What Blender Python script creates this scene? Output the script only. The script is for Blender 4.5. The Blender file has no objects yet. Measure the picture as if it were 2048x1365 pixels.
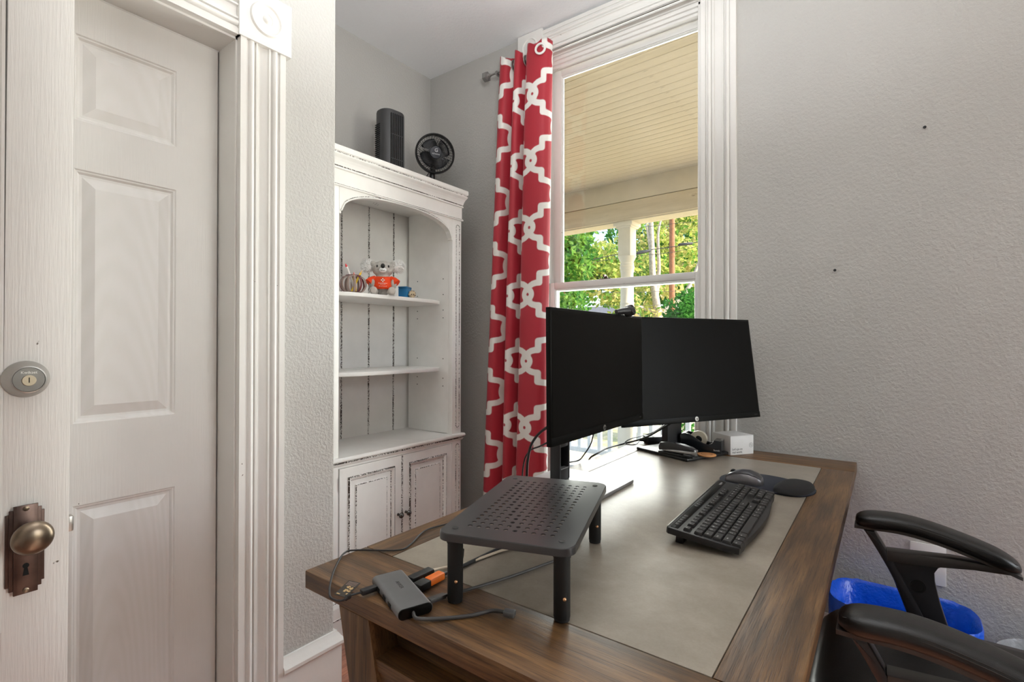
import bpy, bmesh, math, random
import numpy as np
from mathutils import Vector, Matrix, Euler
random.seed(7); np.random.seed(7)
sc = bpy.context.scene
COL = sc.collection
R = math.radians

# ------------------------------------------------------------------ camera
CAMZ = 1.17
cd = bpy.data.cameras.new('camera'); cam = bpy.data.objects.new('camera', cd); COL.objects.link(cam)
cd.sensor_width = 36.0; cd.lens = 1012.8 / 2048 * 36.0; cd.clip_start = 0.02; cd.clip_end = 400
th, pi_, ro = R(36.4755), R(0.2572), R(0.1152)
f = Vector((-math.sin(th) * math.cos(pi_), math.cos(th) * math.cos(pi_), math.sin(pi_)))
rt = Vector((math.cos(th), math.sin(th), 0)); up = rt.cross(f)
rt2 = rt * math.cos(ro) + up * math.sin(ro); up2 = -rt * math.sin(ro) + up * math.cos(ro)
cam.matrix_world = Matrix(((rt2.x, up2.x, -f.x, 0), (rt2.y, up2.y, -f.y, 0), (rt2.z, up2.z, -f.z, CAMZ), (0, 0, 0, 1)))
sc.camera = cam

# ------------------------------------------------------------------ world, sun, lamps, exposure
w = bpy.data.worlds.new('World'); sc.world = w; w.use_nodes = True
nt = w.node_tree; nt.nodes.clear()
sky = nt.nodes.new('ShaderNodeTexSky'); sky.sky_type = 'NISHITA'; sky.sun_disc = False
sky.sun_elevation = R(42); sky.sun_rotation = R(70); sky.air_density = 1.0; sky.dust_density = 1.2; sky.ozone_density = 1.5
bgn = nt.nodes.new('ShaderNodeBackground'); bgn.inputs['Strength'].default_value = 0.60
out = nt.nodes.new('ShaderNodeOutputWorld')
nt.links.new(sky.outputs[0], bgn.inputs[0]); nt.links.new(bgn.outputs[0], out.inputs[0])

def lamp(name, kind, loc, direction, energy, color=(1, 1, 1), **kw):
    l = bpy.data.lights.new(name, kind); l.energy = energy; l.color = color
    for k, v in kw.items(): setattr(l, k, v)
    o = bpy.data.objects.new(name, l); COL.objects.link(o); o.location = loc
    o.rotation_euler = Vector(direction).to_track_quat('-Z', 'Y').to_euler()
    return o
lamp('sun', 'SUN', (0, 0, 20), (-0.80, -0.22, -0.56), 12.0, (1.0, 0.93, 0.82), angle=R(1.0))
# added area light just inside the assumed east window, standing in for daylight
lamp('added_east_area_light', 'AREA', (2.50, 1.50, 1.55), (-1, 0.0, -0.02), 27, (0.99, 1.0, 0.98), shape='RECTANGLE', size=1.1, size_y=1.6)
# added area light outside the tall north window, strengthening its daylight
lamp('north_window_boost', 'AREA', (-1.0, 2.315, 1.47), (0.0, -1, 0.0), 40, (1.0, 1.0, 0.95), shape='RECTANGLE', size=0.72, size_y=2.15)
# added uplights: pendant bowl to brighten the ceiling, unseen torchiere by the doorway
lamp('added_pendant_uplight', 'AREA', (-0.45, 0.72, 2.02), (-0.12, 0.20, 1), 24, (0.97, 0.99, 1.0), shape='DISK', size=0.28)
lamp('added_torchiere_uplight', 'AREA', (0.0, -0.40, 1.84), (-0.28, 0.36, 1), 2.5, (0.98, 0.99, 1.0), shape='DISK', size=0.24)

vs = sc.view_settings
sc.display_settings.display_device = 'sRGB'
vs.view_transform = 'Standard'; vs.look = 'None'; vs.gamma = 1.0; vs.use_curve_mapping = False
vs.exposure = 0.0
sc.cycles.use_adaptive_sampling = True; sc.cycles.adaptive_threshold = 0.04; sc.cycles.max_bounces = 6; sc.cycles.diffuse_bounces = 4; sc.cycles.glossy_bounces = 3; sc.cycles.transmission_bounces = 3; sc.cycles.transparent_max_bounces = 8; sc.cycles.caustics_reflective = False; sc.cycles.caustics_refractive = False

# ------------------------------------------------------------------ materials
MAT = {}
def srgb(r, g, b):
    def c(x):
        x /= 255.0
        return x / 12.92 if x <= 0.04045 else ((x + 0.055) / 1.055) ** 2.4
    return (c(r), c(g), c(b), 1.0)
class NT:
    def __init__(s, name):
        s.m = bpy.data.materials.new(name); s.m.use_nodes = True; s.t = s.m.node_tree
        s.b = s.t.nodes['Principled BSDF']; MAT[name] = s.m
    def n(s, kind, **kw):
        x = s.t.nodes.new(kind)
        for k, v in kw.items():
            if k in x.inputs: x.inputs[k].default_value = v
            else: setattr(x, k, v)
        return x
    def l(s, a, b): s.t.links.new(a, b)
    def noise(s, scale, vec=(1, 1, 1), detail=3.0, rough=0.5, coord='Object', loc=(0, 0, 0)):
        tc = s.n('ShaderNodeTexCoord'); mp = s.n('ShaderNodeMapping'); mp.inputs['Scale'].default_value = vec
        mp.inputs['Location'].default_value = loc
        nz = s.n('ShaderNodeTexNoise'); nz.inputs['Scale'].default_value = scale
        nz.inputs['Detail'].default_value = detail; nz.inputs['Roughness'].default_value = rough
        s.l(tc.outputs[coord], mp.inputs[0]); s.l(mp.outputs[0], nz.inputs[0])
        return nz
    def ramp(s, fac, stops, interp='LINEAR'):
        r = s.n('ShaderNodeValToRGB'); r.color_ramp.interpolation = interp
        e = r.color_ramp.elements
        while len(e) < len(stops): e.new(0.5)
        for i, (p, c) in enumerate(stops): e[i].position = p; e[i].color = c
        s.l(fac, r.inputs[0]); return r
    def bump(s, h, strength, dist):
        b = s.n('ShaderNodeBump'); b.inputs['Strength'].default_value = strength; b.inputs['Distance'].default_value = dist
        s.l(h, b.inputs['Height']); s.l(b.outputs[0], s.b.inputs['Normal']); return b
def plain(name, col, rough=0.5, metal=0.0, spec=0.5, var=0.06, vscale=30, bump=0.0, bscale=200, trans=0.0, coat=0.0):
    t = NT(name); b = t.b
    c = srgb(*col)
    nz = t.noise(vscale)
    lo = tuple(x * (1 - var) for x in c[:3]) + (1,); hi = tuple(min(1, x * (1 + var)) for x in c[:3]) + (1,)
    r = t.ramp(nz.outputs[0], [(0.3, lo), (0.7, hi)]); t.l(r.outputs[0], b.inputs['Base Color'])
    b.inputs['Roughness'].default_value = rough; b.inputs['Metallic'].default_value = metal
    b.inputs['Specular IOR Level'].default_value = spec
    if trans: b.inputs['Transmission Weight'].default_value = trans
    if coat: b.inputs['Coat Weight'].default_value = coat
    if bump: t.bump(t.noise(bscale, detail=2).outputs[0], bump, 0.002)
    return t.m
def wallmat(name, col, scale=110, strength=0.30):
    t = NT(name); c = srgb(*col)
    nz = t.noise(2.2, detail=2)
    r = t.ramp(nz.outputs[0], [(0.3, tuple(x * 0.97 for x in c[:3]) + (1,)), (0.7, tuple(x * 1.03 for x in c[:3]) + (1,))])
    t.l(r.outputs[0], t.b.inputs['Base Color']); t.b.inputs['Roughness'].default_value = 0.62
    n1 = t.noise(scale, detail=3, rough=0.55); r1 = t.ramp(n1.outputs[0], [(0.36, (0, 0, 0, 1)), (0.66, (1, 1, 1, 1))])
    t.bump(r1.outputs[0], strength, 0.0035)
    return t.m
wallmat('wall_paint', (189, 187, 183))
wallmat('ceiling_paint', (246, 247, 249), 80, 0.25)
def trimmat(name, col, gx=(1, 1, 1), gstr=0.15, rough=0.42, gs=60):
    t = NT(name); c = srgb(*col)
    nz = t.noise(6, detail=4); sp = t.noise(55, detail=2, loc=(3, 1, 2))
    r = t.ramp(nz.outputs[0], [(0.3, tuple(x * 0.95 for x in c[:3]) + (1,)), (0.7, c)])
    r2 = t.ramp(sp.outputs[0], [(0.205, srgb(120, 112, 102)), (0.225, (1, 1, 1, 1))])
    mx = t.n('ShaderNodeMixRGB', blend_type='MULTIPLY'); mx.inputs[0].default_value = 1
    t.l(r.outputs[0], mx.inputs[1]); t.l(r2.outputs[0], mx.inputs[2])
    t.l(mx.outputs[0], t.b.inputs['Base Color']); t.b.inputs['Roughness'].default_value = rough
    g = t.noise(gs, vec=gx, detail=3, rough=0.6); t.bump(g.outputs[0], gstr, 0.002)
    return t.m
trimmat('trim_white', (236, 234, 230))
trimmat('sash_white', (232, 231, 228))
trimmat('door_grain', (232, 230, 226), (1, 5.0, 0.22), 0.30, 0.4, 45)
trimmat('old_door', (226, 224, 220), (1, 8.0, 0.35), 0.4, 0.42, 40)
# moulded wood-grain panel field: long arched grain
def panel_grain():
    t = NT('door_panel'); c = srgb(234, 232, 228); t.b.inputs['Base Color'].default_value = c; t.b.inputs['Roughness'].default_value = 0.4
    tc = t.n('ShaderNodeTexCoord'); mp = t.n('ShaderNodeMapping'); mp.inputs['Scale'].default_value = (1, 1.0, 0.13)
    t.l(tc.outputs['Object'], mp.inputs[0])
    wv = t.n('ShaderNodeTexWave', wave_type='RINGS', rings_direction='X'); wv.inputs['Scale'].default_value = 26
    wv.inputs['Distortion'].default_value = 2.6; wv.inputs['Detail'].default_value = 2.5; wv.inputs['Detail Scale'].default_value = 1.1
    mp.inputs['Location'].default_value = (0, -0.44, -0.02)
    t.l(mp.outputs[0], wv.inputs[0])
    rr = t.ramp(wv.outputs[1], [(0.0, srgb(231, 229, 225)), (1.0, srgb(234, 232, 229))]); t.l(rr.outputs[0], t.b.inputs['Base Color'])
    t.bump(wv.outputs[1], 0.11, 0.0012)
panel_grain()
plain('cab_white', (246, 245, 242), 0.4, var=0.03, vscale=12)
def distress(name, lo, hi, sc_=190, vec=(1, 1, 1)):
    t = NT(name); nz = t.noise(sc_, vec=vec, detail=2.5, rough=0.65); big = t.noise(9, detail=2)
    ad = t.n('ShaderNodeMath', operation='MULTIPLY_ADD'); ad.inputs[1].default_value = 0.42; t.l(big.outputs[0], ad.inputs[0]); t.l(nz.outputs[0], ad.inputs[2])
    r = t.ramp(ad.outputs[0], [(lo, srgb(238, 237, 234)), (hi, srgb(58, 46, 38))])
    t.l(r.outputs[0], t.b.inputs['Base Color']); t.b.inputs['Roughness'].default_value = 0.5
    return t.m
distress('cab_distress', 0.70, 0.735, vec=(1, 1, 1))
distress('cab_distress_heavy', 0.64, 0.675)
def wood(name, axis, dark, mid, light, rough=0.42, gscale=1.0, bstr=0.35):
    t = NT(name)
    st = [14, 14, 14]; st[axis] = 1.0
    n1 = t.noise(4.2 * gscale, vec=tuple(st), detail=6, rough=0.62)
    st2 = [85, 85, 85]; st2[axis] = 2.2
    n2 = t.noise(5.0 * gscale, vec=tuple(st2), detail=3, rough=0.7, loc=(5, 2, 1))
    n3 = t.noise(3.0, detail=3, loc=(1, 7, 3))
    r1 = t.ramp(n1.outputs[0], [(0.28, srgb(*dark)), (0.5, srgb(*mid)), (0.74, srgb(*light))])
    r2 = t.ramp(n2.outputs[0], [(0.33, (0.36, 0.33, 0.3, 1)), (0.52, (1, 1, 1, 1))])
    r3 = t.ramp(n3.outputs[0], [(0.3, (0.78, 0.8, 0.84, 1)), (0.7, (1.1, 1.04, 0.96, 1))])
    m1 = t.n('ShaderNodeMixRGB', blend_type='MULTIPLY'); m1.inputs[0].default_value = 0.9
    t.l(r1.outputs[0], m1.inputs[1]); t.l(r2.outputs[0], m1.inputs[2])
    m2 = t.n('ShaderNodeMixRGB', blend_type='MULTIPLY'); m2.inputs[0].default_value = 1.0
    t.l(m1.outputs[0], m2.inputs[1]); t.l(r3.outputs[0], m2.inputs[2])
    t.l(m2.outputs[0], t.b.inputs['Base Color']); t.b.inputs['Roughness'].default_value = rough
    t.bump(r2.outputs[0], bstr, 0.0008)
    return t.m
for i, a in enumerate('xyz'):
    wood('desk_wood_' + a, i, (54, 38, 23), (104, 75, 46), (142, 107, 68))
for i in range(3):
    k = (1.0, 0.93, 1.06)[i]
    wood('floor_wood_%d' % i, 1, (146 * k, 94 * k, 74 * k), (182 * k, 124 * k, 102 * k), (202 * k, 148 * k, 124 * k), 0.35, 1.0, 0.15)
def inset():
    t = NT('desk_inset')
    n1 = t.noise(9, detail=5, rough=0.65); n2 = t.noise(260, detail=2, rough=0.6); n3 = t.noise(60, detail=3)
    r1 = t.ramp(n1.outputs[0], [(0.3, srgb(134, 125, 112)), (0.7, srgb(158, 149, 136))])
    r2 = t.ramp(n2.outputs[0], [(0.3, (0.95, 0.945, 0.94, 1)), (0.65, (1.02, 1.02, 1.015, 1))])
    m = t.n('ShaderNodeMixRGB', blend_type='MULTIPLY'); m.inputs[0].default_value = 1
    t.l(r1.outputs[0], m.inputs[1]); t.l(r2.outputs[0], m.inputs[2]); t.l(m.outputs[0], t.b.inputs['Base Color'])
    rr = t.n('ShaderNodeMapRange'); rr.inputs[3].default_value = 0.36; rr.inputs[4].default_value = 0.37
    t.l(n3.outputs[0], rr.inputs[0]); t.l(rr.outputs[0], t.b.inputs['Roughness'])
    t.b.inputs['Specular IOR Level'].default_value = 0.34
inset()
plain('black_plastic', (24, 24, 25), 0.38); plain('dark_plastic', (38, 38, 40), 0.42)
plain('screen_black', (12, 11, 9), 0.36, var=0.02, spec=0.08); plain('bezel_black', (14, 14, 12), 0.42, spec=0.12)
plain('matte_black', (20, 20, 20), 0.6); plain('stand_black', (34, 34, 37), 0.33, var=0.0, spec=0.9)
plain('silver_metal', (176, 176, 178), 0.4, 0.4); plain('hub_grey', (116, 117, 119), 0.38, 0.6)
plain('satin_nickel', (176, 174, 170), 0.34, 0.9); plain('nickel_dark', (104, 102, 99), 0.4, 0.85); plain('key_core', (150, 140, 122), 0.4, 0.85)
plain('chrome', (200, 200, 200), 0.12, 1.0); plain('pewter', (98, 96, 94), 0.25, 0.95)
plain('old_bronze', (88, 72, 66), 0.38, 0.85, var=0.35, vscale=24); plain('old_brass', (128, 114, 98), 0.30, 0.9, var=0.3, vscale=20)
plain('black_hole', (8, 8, 8), 0.9)
plain('leather_black', (26, 25, 25), 0.36, bump=0.12, bscale=420); plain('thread', (52, 48, 46), 0.7)
plain('arm_plastic', (46, 45, 48), 0.34); plain('arm_plate', (70, 66, 64), 0.38)
plain('rubber_black', (22, 22, 24), 0.55); plain('cable_grey', (66, 64, 63), 0.5); plain('cable_beige', (196, 178, 156), 0.5)
plain('plug_orange', (244, 120, 34), 0.45); plain('brass_screw', (216, 168, 128), 0.25, 0.9)
plain('pad_navy', (30, 34, 46), 0.85, bump=0.1, bscale=1500); plain('pad_black', (24, 23, 24), 0.8, bump=0.1, bscale=1500)
plain('mouse_grey', (66, 66, 70), 0.28); plain('mouse_silver', (122, 120, 122), 0.3, 0.4)
plain('key_black', (38, 37, 37), 0.42); plain('key_body', (32, 31, 32), 0.4); plain('legend_white', (215, 215, 215), 0.5)
plain('paper_white', (232, 231, 229), 0.55, var=0.02); plain('print_grey', (92, 92, 92), 0.6)
plain('coaster_wood', (206, 146, 92), 0.5, var=0.12); plain('coaster_print', (140, 88, 50), 0.6)
plain('tape_cream', (226, 218, 196), 0.4); plain('staple_metal', (190, 192, 196), 0.2, 1.0)
plain('plate_white', (230, 229, 226), 0.35, var=0.02)
plain('bin_grey', (150, 150, 150), 0.5); plain('bin_white', (206, 205, 202), 0.5)
def liner(name, col, alpha, rough):
    t = NT(name); t.b.inputs['Base Color'].default_value = srgb(*col); t.b.inputs['Roughness'].default_value = rough
    n = t.noise(26, detail=4); t.bump(n.outputs[0], 0.7, 0.012)
    t.b.inputs['Alpha'].default_value = alpha
liner('blue_bag', (14, 92, 226), 0.94, 0.25); liner('clear_bag', (190, 190, 192), 0.55, 0.2)
plain('koala_pad', (196, 188, 180), 0.9); plain('koala_grey', (190, 186, 180), 0.95, var=0.22, vscale=60, bump=0.9, bscale=260)
plain('koala_white', (252, 251, 249), 0.95, var=0.05, vscale=90, bump=0.9, bscale=260)
plain('nose_black', (22, 20, 20), 0.35); plain('shirt_orange', (240, 72, 22), 0.85, var=0.06, vscale=60); plain('shirt_print', (252, 240, 232), 0.8)
plain('pencil_yellow', (236, 200, 44), 0.45); plain('pencil_wood', (214, 176, 128), 0.6); plain('eraser_pink', (222, 132, 126), 0.7)
plain('marker_red', (198, 30, 42), 0.4); plain('marker_white', (228, 224, 222), 0.4); plain('band_taupe', (148, 128, 120), 0.6, var=0.2); plain('band_maroon', (112, 52, 56), 0.5)
plain('blue_box', (24, 108, 158), 0.5, var=0.12); plain('shell_cream', (206, 188, 156), 0.6, var=0.25, vscale=120); plain('shell_brown', (82, 62, 44), 0.6, var=0.3)
plain('fan_grey', (62, 62, 64), 0.42); plain('fan_black', (22, 22, 23), 0.4); plain('fan_blade', (34, 36, 44), 0.25); plain('fan_print', (205, 205, 210), 0.5)
plain('rod_metal', (172, 170, 168), 0.3, 0.9); plain('finial', (150, 148, 145), 0.35, 0.5)
plain('porch_cream', (216, 203, 180), 0.7, var=0.05, vscale=8); plain('porch_post', (232, 224, 208), 0.6, var=0.05, vscale=10)
plain('rail_white', (240, 240, 238), 0.55); plain('porch_floor_grey', (168, 166, 160), 0.7)
plain('bark_pale', (176, 162, 146), 0.9, var=0.25, vscale=14, bump=0.6, bscale=30); plain('bark_pole', (150, 98, 66), 0.85, var=0.2, vscale=12, bump=0.4, bscale=40)
plain('roof_shingle', (98, 98, 102), 0.85, var=0.2, vscale=30); plain('siding', (206, 204, 198), 0.8); plain('wire_black', (34, 34, 36), 0.6)
plain('adapter_black', (26, 27, 30), 0.4); plain('tag_gold', (198, 168, 120), 0.5); plain('tag_dark', (40, 34, 26), 0.4)
plain('lamp_white', (238, 236, 230), 0.5)
# aged ceiling boards of the porch: flaking cream paint
def porchboard():
    t = NT('porch_board'); n1 = t.noise(3, vec=(0.5, 6, 6), detail=6, rough=0.7); n2 = t.noise(30, vec=(0.25, 1, 1), detail=4, rough=0.6)
    r1 = t.ramp(n1.outputs[0], [(0.3, srgb(202, 186, 160)), (0.7, srgb(222, 207, 182))])
    r2 = t.ramp(n2.outputs[0], [(0.27, srgb(120, 104, 84)), (0.33, (1, 1, 1, 1))])
    m = t.n('ShaderNodeMixRGB', blend_type='MULTIPLY'); m.inputs[0].default_value = 0.8
    t.l(r1.outputs[0], m.inputs[1]); t.l(r2.outputs[0], m.inputs[2]); t.l(m.outputs[0], t.b.inputs['Base Color']); t.b.inputs['Roughness'].default_value = 0.75
porchboard()
def leafmat(name, c1, c2, c3):
    t = NT(name); nz = t.noise(1.3, detail=3); n2 = t.noise(40, detail=1)
    ad = t.n('ShaderNodeMath', operation='MULTIPLY_ADD'); ad.inputs[1].default_value = 0.5; t.l(n2.outputs[0], ad.inputs[0]); t.l(nz.outputs[0], ad.inputs[2])
    r = t.ramp(ad.outputs[0], [(0.5, srgb(*c1)), (0.75, srgb(*c2)), (1.0, srgb(*c3))])
    df = t.n('ShaderNodeBsdfDiffuse'); tr = t.n('ShaderNodeBsdfTranslucent'); mx = t.n('ShaderNodeMixShader'); mx.inputs[0].default_value = 0.5
    t.l(r.outputs[0], df.inputs[0]); t.l(r.outputs[0], tr.inputs[0]); t.l(df.outputs[0], mx.inputs[1]); t.l(tr.outputs[0], mx.inputs[2])
    t.l(mx.outputs[0], t.t.nodes['Material Output'].inputs[0])
leafmat('leaf_bright', (128, 156, 62), (184, 190, 96), (236, 206, 162)); leafmat('leaf_green', (62, 112, 40), (98, 146, 58), (150, 176, 84)); leafmat('leaf_dark', (40, 92, 36), (62, 118, 48), (88, 140, 60))  # leaf_bright: pale stops paint yellow-pink sun highlights into the leaf colour
def groundmat():
    t = NT('ground_litter'); n1 = t.noise(0.7, detail=4); n2 = t.noise(14, detail=4, rough=0.7)
    ad = t.n('ShaderNodeMath', operation='MULTIPLY_ADD'); ad.inputs[1].default_value = 0.6; t.l(n2.outputs[0], ad.inputs[0]); t.l(n1.outputs[0], ad.inputs[2])
    r = t.ramp(ad.outputs[0], [(0.55, srgb(128, 140, 72)), (0.8, srgb(206, 190, 150)), (1.0, srgb(232, 214, 180))])
    t.l(r.outputs[0], t.b.inputs['Base Color']); t.b.inputs['Roughness'].default_value = 0.9
groundmat()
def glassmat():
    t = NT('window_glass')
    tr = t.n('ShaderNodeBsdfTransparent'); tr.inputs[0].default_value = (0.97, 0.98, 0.97, 1); gl = t.n('ShaderNodeBsdfGlossy'); gl.inputs['Roughness'].default_value = 0.02
    fr = t.n('ShaderNodeFresnel'); fr.inputs[0].default_value = 1.35; mx = t.n('ShaderNodeMixShader')
    t.l(fr.outputs[0], mx.inputs[0]); t.l(tr.outputs[0], mx.inputs[1]); t.l(gl.outputs[0], mx.inputs[2]); t.l(mx.outputs[0], t.t.nodes['Material Output'].inputs[0])
glassmat()
def tapeglass():
    t = NT('smoke_plastic'); t.b.inputs['Base Color'].default_value = srgb(30, 34, 38); t.b.inputs['Roughness'].default_value = 0.15
tapeglass()
def curtainmat():
    t = NT('curtain_cloth'); at = t.n('ShaderNodeAttribute', attribute_name='pat')
    wv = t.noise(700, detail=1); n1 = t.noise(7, detail=3)
    r = t.ramp(at.outputs['Fac'], [(0.488, srgb(238, 235, 230)), (0.512, srgb(170, 28, 46))])
    rn = t.ramp(n1.outputs[0], [(0.3, (0.94, 0.94, 0.94, 1)), (0.7, (1, 1, 1, 1))])
    m = t.n('ShaderNodeMixRGB', blend_type='MULTIPLY'); m.inputs[0].default_value = 1
    t.l(r.outputs[0], m.inputs[1]); t.l(rn.outputs[0], m.inputs[2]); t.l(m.outputs[0], t.b.inputs['Base Color'])
    t.b.inputs['Roughness'].default_value = 0.55; t.b.inputs['Sheen Weight'].default_value = 0.15
    t.bump(wv.outputs[0], 0.08, 0.0006)
curtainmat()

# ------------------------------------------------------------------ mesh helpers
class MB:
    def __init__(s): s.v = []; s.f = []; s.mi = []
    def add(s, vs, fs, mi=0):
        o = len(s.v); s.v += [tuple(p) for p in vs]; s.f += [tuple(i + o for i in q) for q in fs]; s.mi += [mi] * len(fs); return s
    def box(s, x0, x1, y0, y1, z0, z1, bev=0.0, mi=0, M=None):
        if bev > 0:
            bm = bmesh.new(); bmesh.ops.create_cube(bm, size=1.0)
            for p in bm.verts: p.co = Vector(((x0 + x1) / 2 + p.co.x * (x1 - x0), (y0 + y1) / 2 + p.co.y * (y1 - y0), (z0 + z1) / 2 + p.co.z * (z1 - z0)))
            bmesh.ops.bevel(bm, geom=list(bm.edges), offset=bev, segments=2, profile=0.5, affect='EDGES')
            bm.verts.index_update(); vs_ = [p.co.copy() for p in bm.verts]; fs = [[q.index for q in fc.verts] for fc in bm.faces]; bm.free()
        else:
            vs_ = [Vector(p) for p in ((x0, y0, z0), (x1, y0, z0), (x1, y1, z0), (x0, y1, z0), (x0, y0, z1), (x1, y0, z1), (x1, y1, z1), (x0, y1, z1))]
            fs = [(0, 3, 2, 1), (4, 5, 6, 7), (0, 1, 5, 4), (1, 2, 6, 5), (2, 3, 7, 6), (3, 0, 4, 7)]
        if M: vs_ = [M @ p for p in vs_]
        return s.add(vs_, fs, mi)
    def tube(s, pts, r, seg=10, cap=True, mi=0, radii=None, M=None):
        pts = [Vector(p) for p in pts]; n = len(pts); vs_ = []; fs = []
        t0 = (pts[1] - pts[0]).normalized(); a = Vector((0, 0, 1)) if abs(t0.z) < 0.9 else Vector((1, 0, 0)); u = t0.cross(a).normalized()
        for i, p in enumerate(pts):
            t_ = (pts[min(i + 1, n - 1)] - pts[max(i - 1, 0)]).normalized(); u = (u - t_ * u.dot(t_)).normalized(); v_ = t_.cross(u)
            rr = radii[i] if radii else r
            for k in range(seg):
                an = 2 * math.pi * k / seg; vs_.append(p + u * math.cos(an) * rr + v_ * math.sin(an) * rr)
        for i in range(n - 1):
            for k in range(seg):
                k2 = (k + 1) % seg; fs.append((i * seg + k, i * seg + k2, (i + 1) * seg + k2, (i + 1) * seg + k))
        if cap: fs.append(tuple(range(seg - 1, -1, -1))); fs.append(tuple((n - 1) * seg + k for k in range(seg)))
        if M: vs_ = [M @ p for p in vs_]
        return s.add(vs_, fs, mi)
    def lathe(s, prof, seg=24, M=None, mi=0, caps=True, sx=1.0, sy=1.0):
        vs_ = []; fs = []
        for r, z in prof:
            for k in range(seg):
                an = 2 * math.pi * k / seg; vs_.append(Vector((r * math.cos(an) * sx, r * math.sin(an) * sy, z)))
        for i in range(len(prof) - 1):
            for k in range(seg):
                k2 = (k + 1) % seg; fs.append((i * seg + k, i * seg + k2, (i + 1) * seg + k2, (i + 1) * seg + k))
        if caps:
            fs.append(tuple(range(seg - 1, -1, -1))); fs.append(tuple((len(prof) - 1) * seg + k for k in range(seg)))
        if M: vs_ = [M @ p for p in vs_]
        return s.add(vs_, fs, mi)
    def prism(s, poly, z0, z1, M=None, mi=0, bev=0.0):
        bm = bmesh.new(); n = len(poly)
        a = [bm.verts.new((p[0], p[1], z0)) for p in poly]; b = [bm.verts.new((p[0], p[1], z1)) for p in poly]
        bm.faces.new(a[::-1]); bm.faces.new(b)
        for i in range(n): bm.faces.new((a[i], a[(i + 1) % n], b[(i + 1) % n], b[i]))
        bmesh.ops.recalc_face_normals(bm, faces=list(bm.faces))
        if bev > 0:
            eg = [e for e in bm.edges if abs(e.verts[0].co.z - e.verts[1].co.z) < 1e-7]
            bmesh.ops.bevel(bm, geom=eg, offset=bev, segments=2, profile=0.5, affect='EDGES')
        bm.verts.index_update(); vs_ = [p.co.copy() for p in bm.verts]; fs = [[q.index for q in fc.verts] for fc in bm.faces]; bm.free()
        if M: vs_ = [M @ p for p in vs_]
        return s.add(vs_, fs, mi)
    def ell(s, c, r, seg=16, rings=10, M=None, mi=0):
        prof = [(max(1e-4, math.sin(math.pi * i / rings)), -math.cos(math.pi * i / rings)) for i in range(rings + 1)]
        T = Matrix.Translation(c) @ Matrix.Diagonal((r[0], r[1], r[2], 1))
        if M: T = M @ T
        return s.lathe(prof, seg, T, mi)
    def loft(s, rings, cap=True, mi=0, M=None):
        n = len(rings[0]); vs_ = [Vector(p) for r in rings for p in r]; fs = []
        for i in range(len(rings) - 1):
            for k in range(n):
                k2 = (k + 1) % n; fs.append((i * n + k, i * n + k2, (i + 1) * n + k2, (i + 1) * n + k))
        if cap: fs.append(tuple(range(n - 1, -1, -1))); fs.append(tuple((len(rings) - 1) * n + k for k in range(n)))
        if M: vs_ = [M @ p for p in vs_]
        return s.add(vs_, fs, mi)
    def grid(s, P, nu, nv, mi=0):
        fs = [(j * nu + i, j * nu + i + 1, (j + 1) * nu + i + 1, (j + 1) * nu + i) for j in range(nv - 1) for i in range(nu - 1)]
        return s.add(P, fs, mi)
    def mesh(s, name, mats, smooth=35, fix=True):
        me = bpy.data.meshes.new(name); me.from_pydata(s.v, [], s.f); me.update()
        if isinstance(mats, str): mats = [mats]
        for m in mats: me.materials.append(MAT[m])
        if len(mats) > 1: me.polygons.foreach_set('material_index', s.mi)
        if fix:
            bm = bmesh.new(); bm.from_mesh(me); bmesh.ops.recalc_face_normals(bm, faces=list(bm.faces)); bm.to_mesh(me); bm.free()
        if smooth:
            me.polygons.foreach_set('use_smooth', [True] * len(me.polygons)); me.set_sharp_from_angle(angle=R(smooth))
        return me
    def build(s, name, mats, parent=None, smooth=35, local=False, fix=True):
        return link(name, s.mesh(name, mats, smooth, fix), parent, local)
def link(name, me, parent=None, local=False):
    o = bpy.data.objects.new(name, me); COL.objects.link(o)
    if parent is not None:
        o.parent = parent
        if not local and parent.type == 'EMPTY': o.location = -Vector(parent.location)
    return o
def thing(name, label, cat, loc=(0, 0, 0), rotz=0.0, group=None, kind=None):
    o = bpy.data.objects.new(name, None); COL.objects.link(o); o.location = loc; o.rotation_euler = (0, 0, rotz); o.empty_display_size = 0.05
    o['label'] = label; o['category'] = cat
    if group: o['group'] = group
    if kind: o['kind'] = kind
    return o
def tag(o, label, cat, group=None, kind=None):
    o['label'] = label; o['category'] = cat
    if group: o['group'] = group
    if kind: o['kind'] = kind
    return o
def struct(o, label=None):
    o['kind'] = 'structure'
    if label: o['label'] = label
    return o
def frame(origin, right, upv):
    r = Vector(right).normalized(); u = Vector(upv); u = (u - r * u.dot(r)).normalized(); n = r.cross(u); o = Vector(origin)
    return Matrix(((r.x, u.x, n.x, o.x), (r.y, u.y, n.y, o.y), (r.z, u.z, n.z, o.z), (0, 0, 0, 1)))
def text(name, body, size, M, mat, parent, ext=0.0002, local=False, align='CENTER', sx=1.0):
    c = bpy.data.curves.new(name, 'FONT'); c.body = body; c.size = size; c.extrude = ext; c.align_x = align; c.align_y = 'CENTER'; c.resolution_u = 2
    c.materials.append(MAT[mat])
    tmp = bpy.data.objects.new(name, c); COL.objects.link(tmp); me = bpy.data.meshes.new_from_object(tmp)
    bpy.data.objects.remove(tmp); bpy.data.curves.remove(c)
    o = bpy.data.objects.new(name, me); COL.objects.link(o)
    if sx != 1.0: M = M @ Matrix.Diagonal((sx, 1, 1, 1))
    o.parent = parent
    if parent is not None and parent.type == 'EMPTY' and not local: M = Matrix.Translation(-Vector(parent.location)) @ M
    o.matrix_basis = M
    return o
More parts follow.
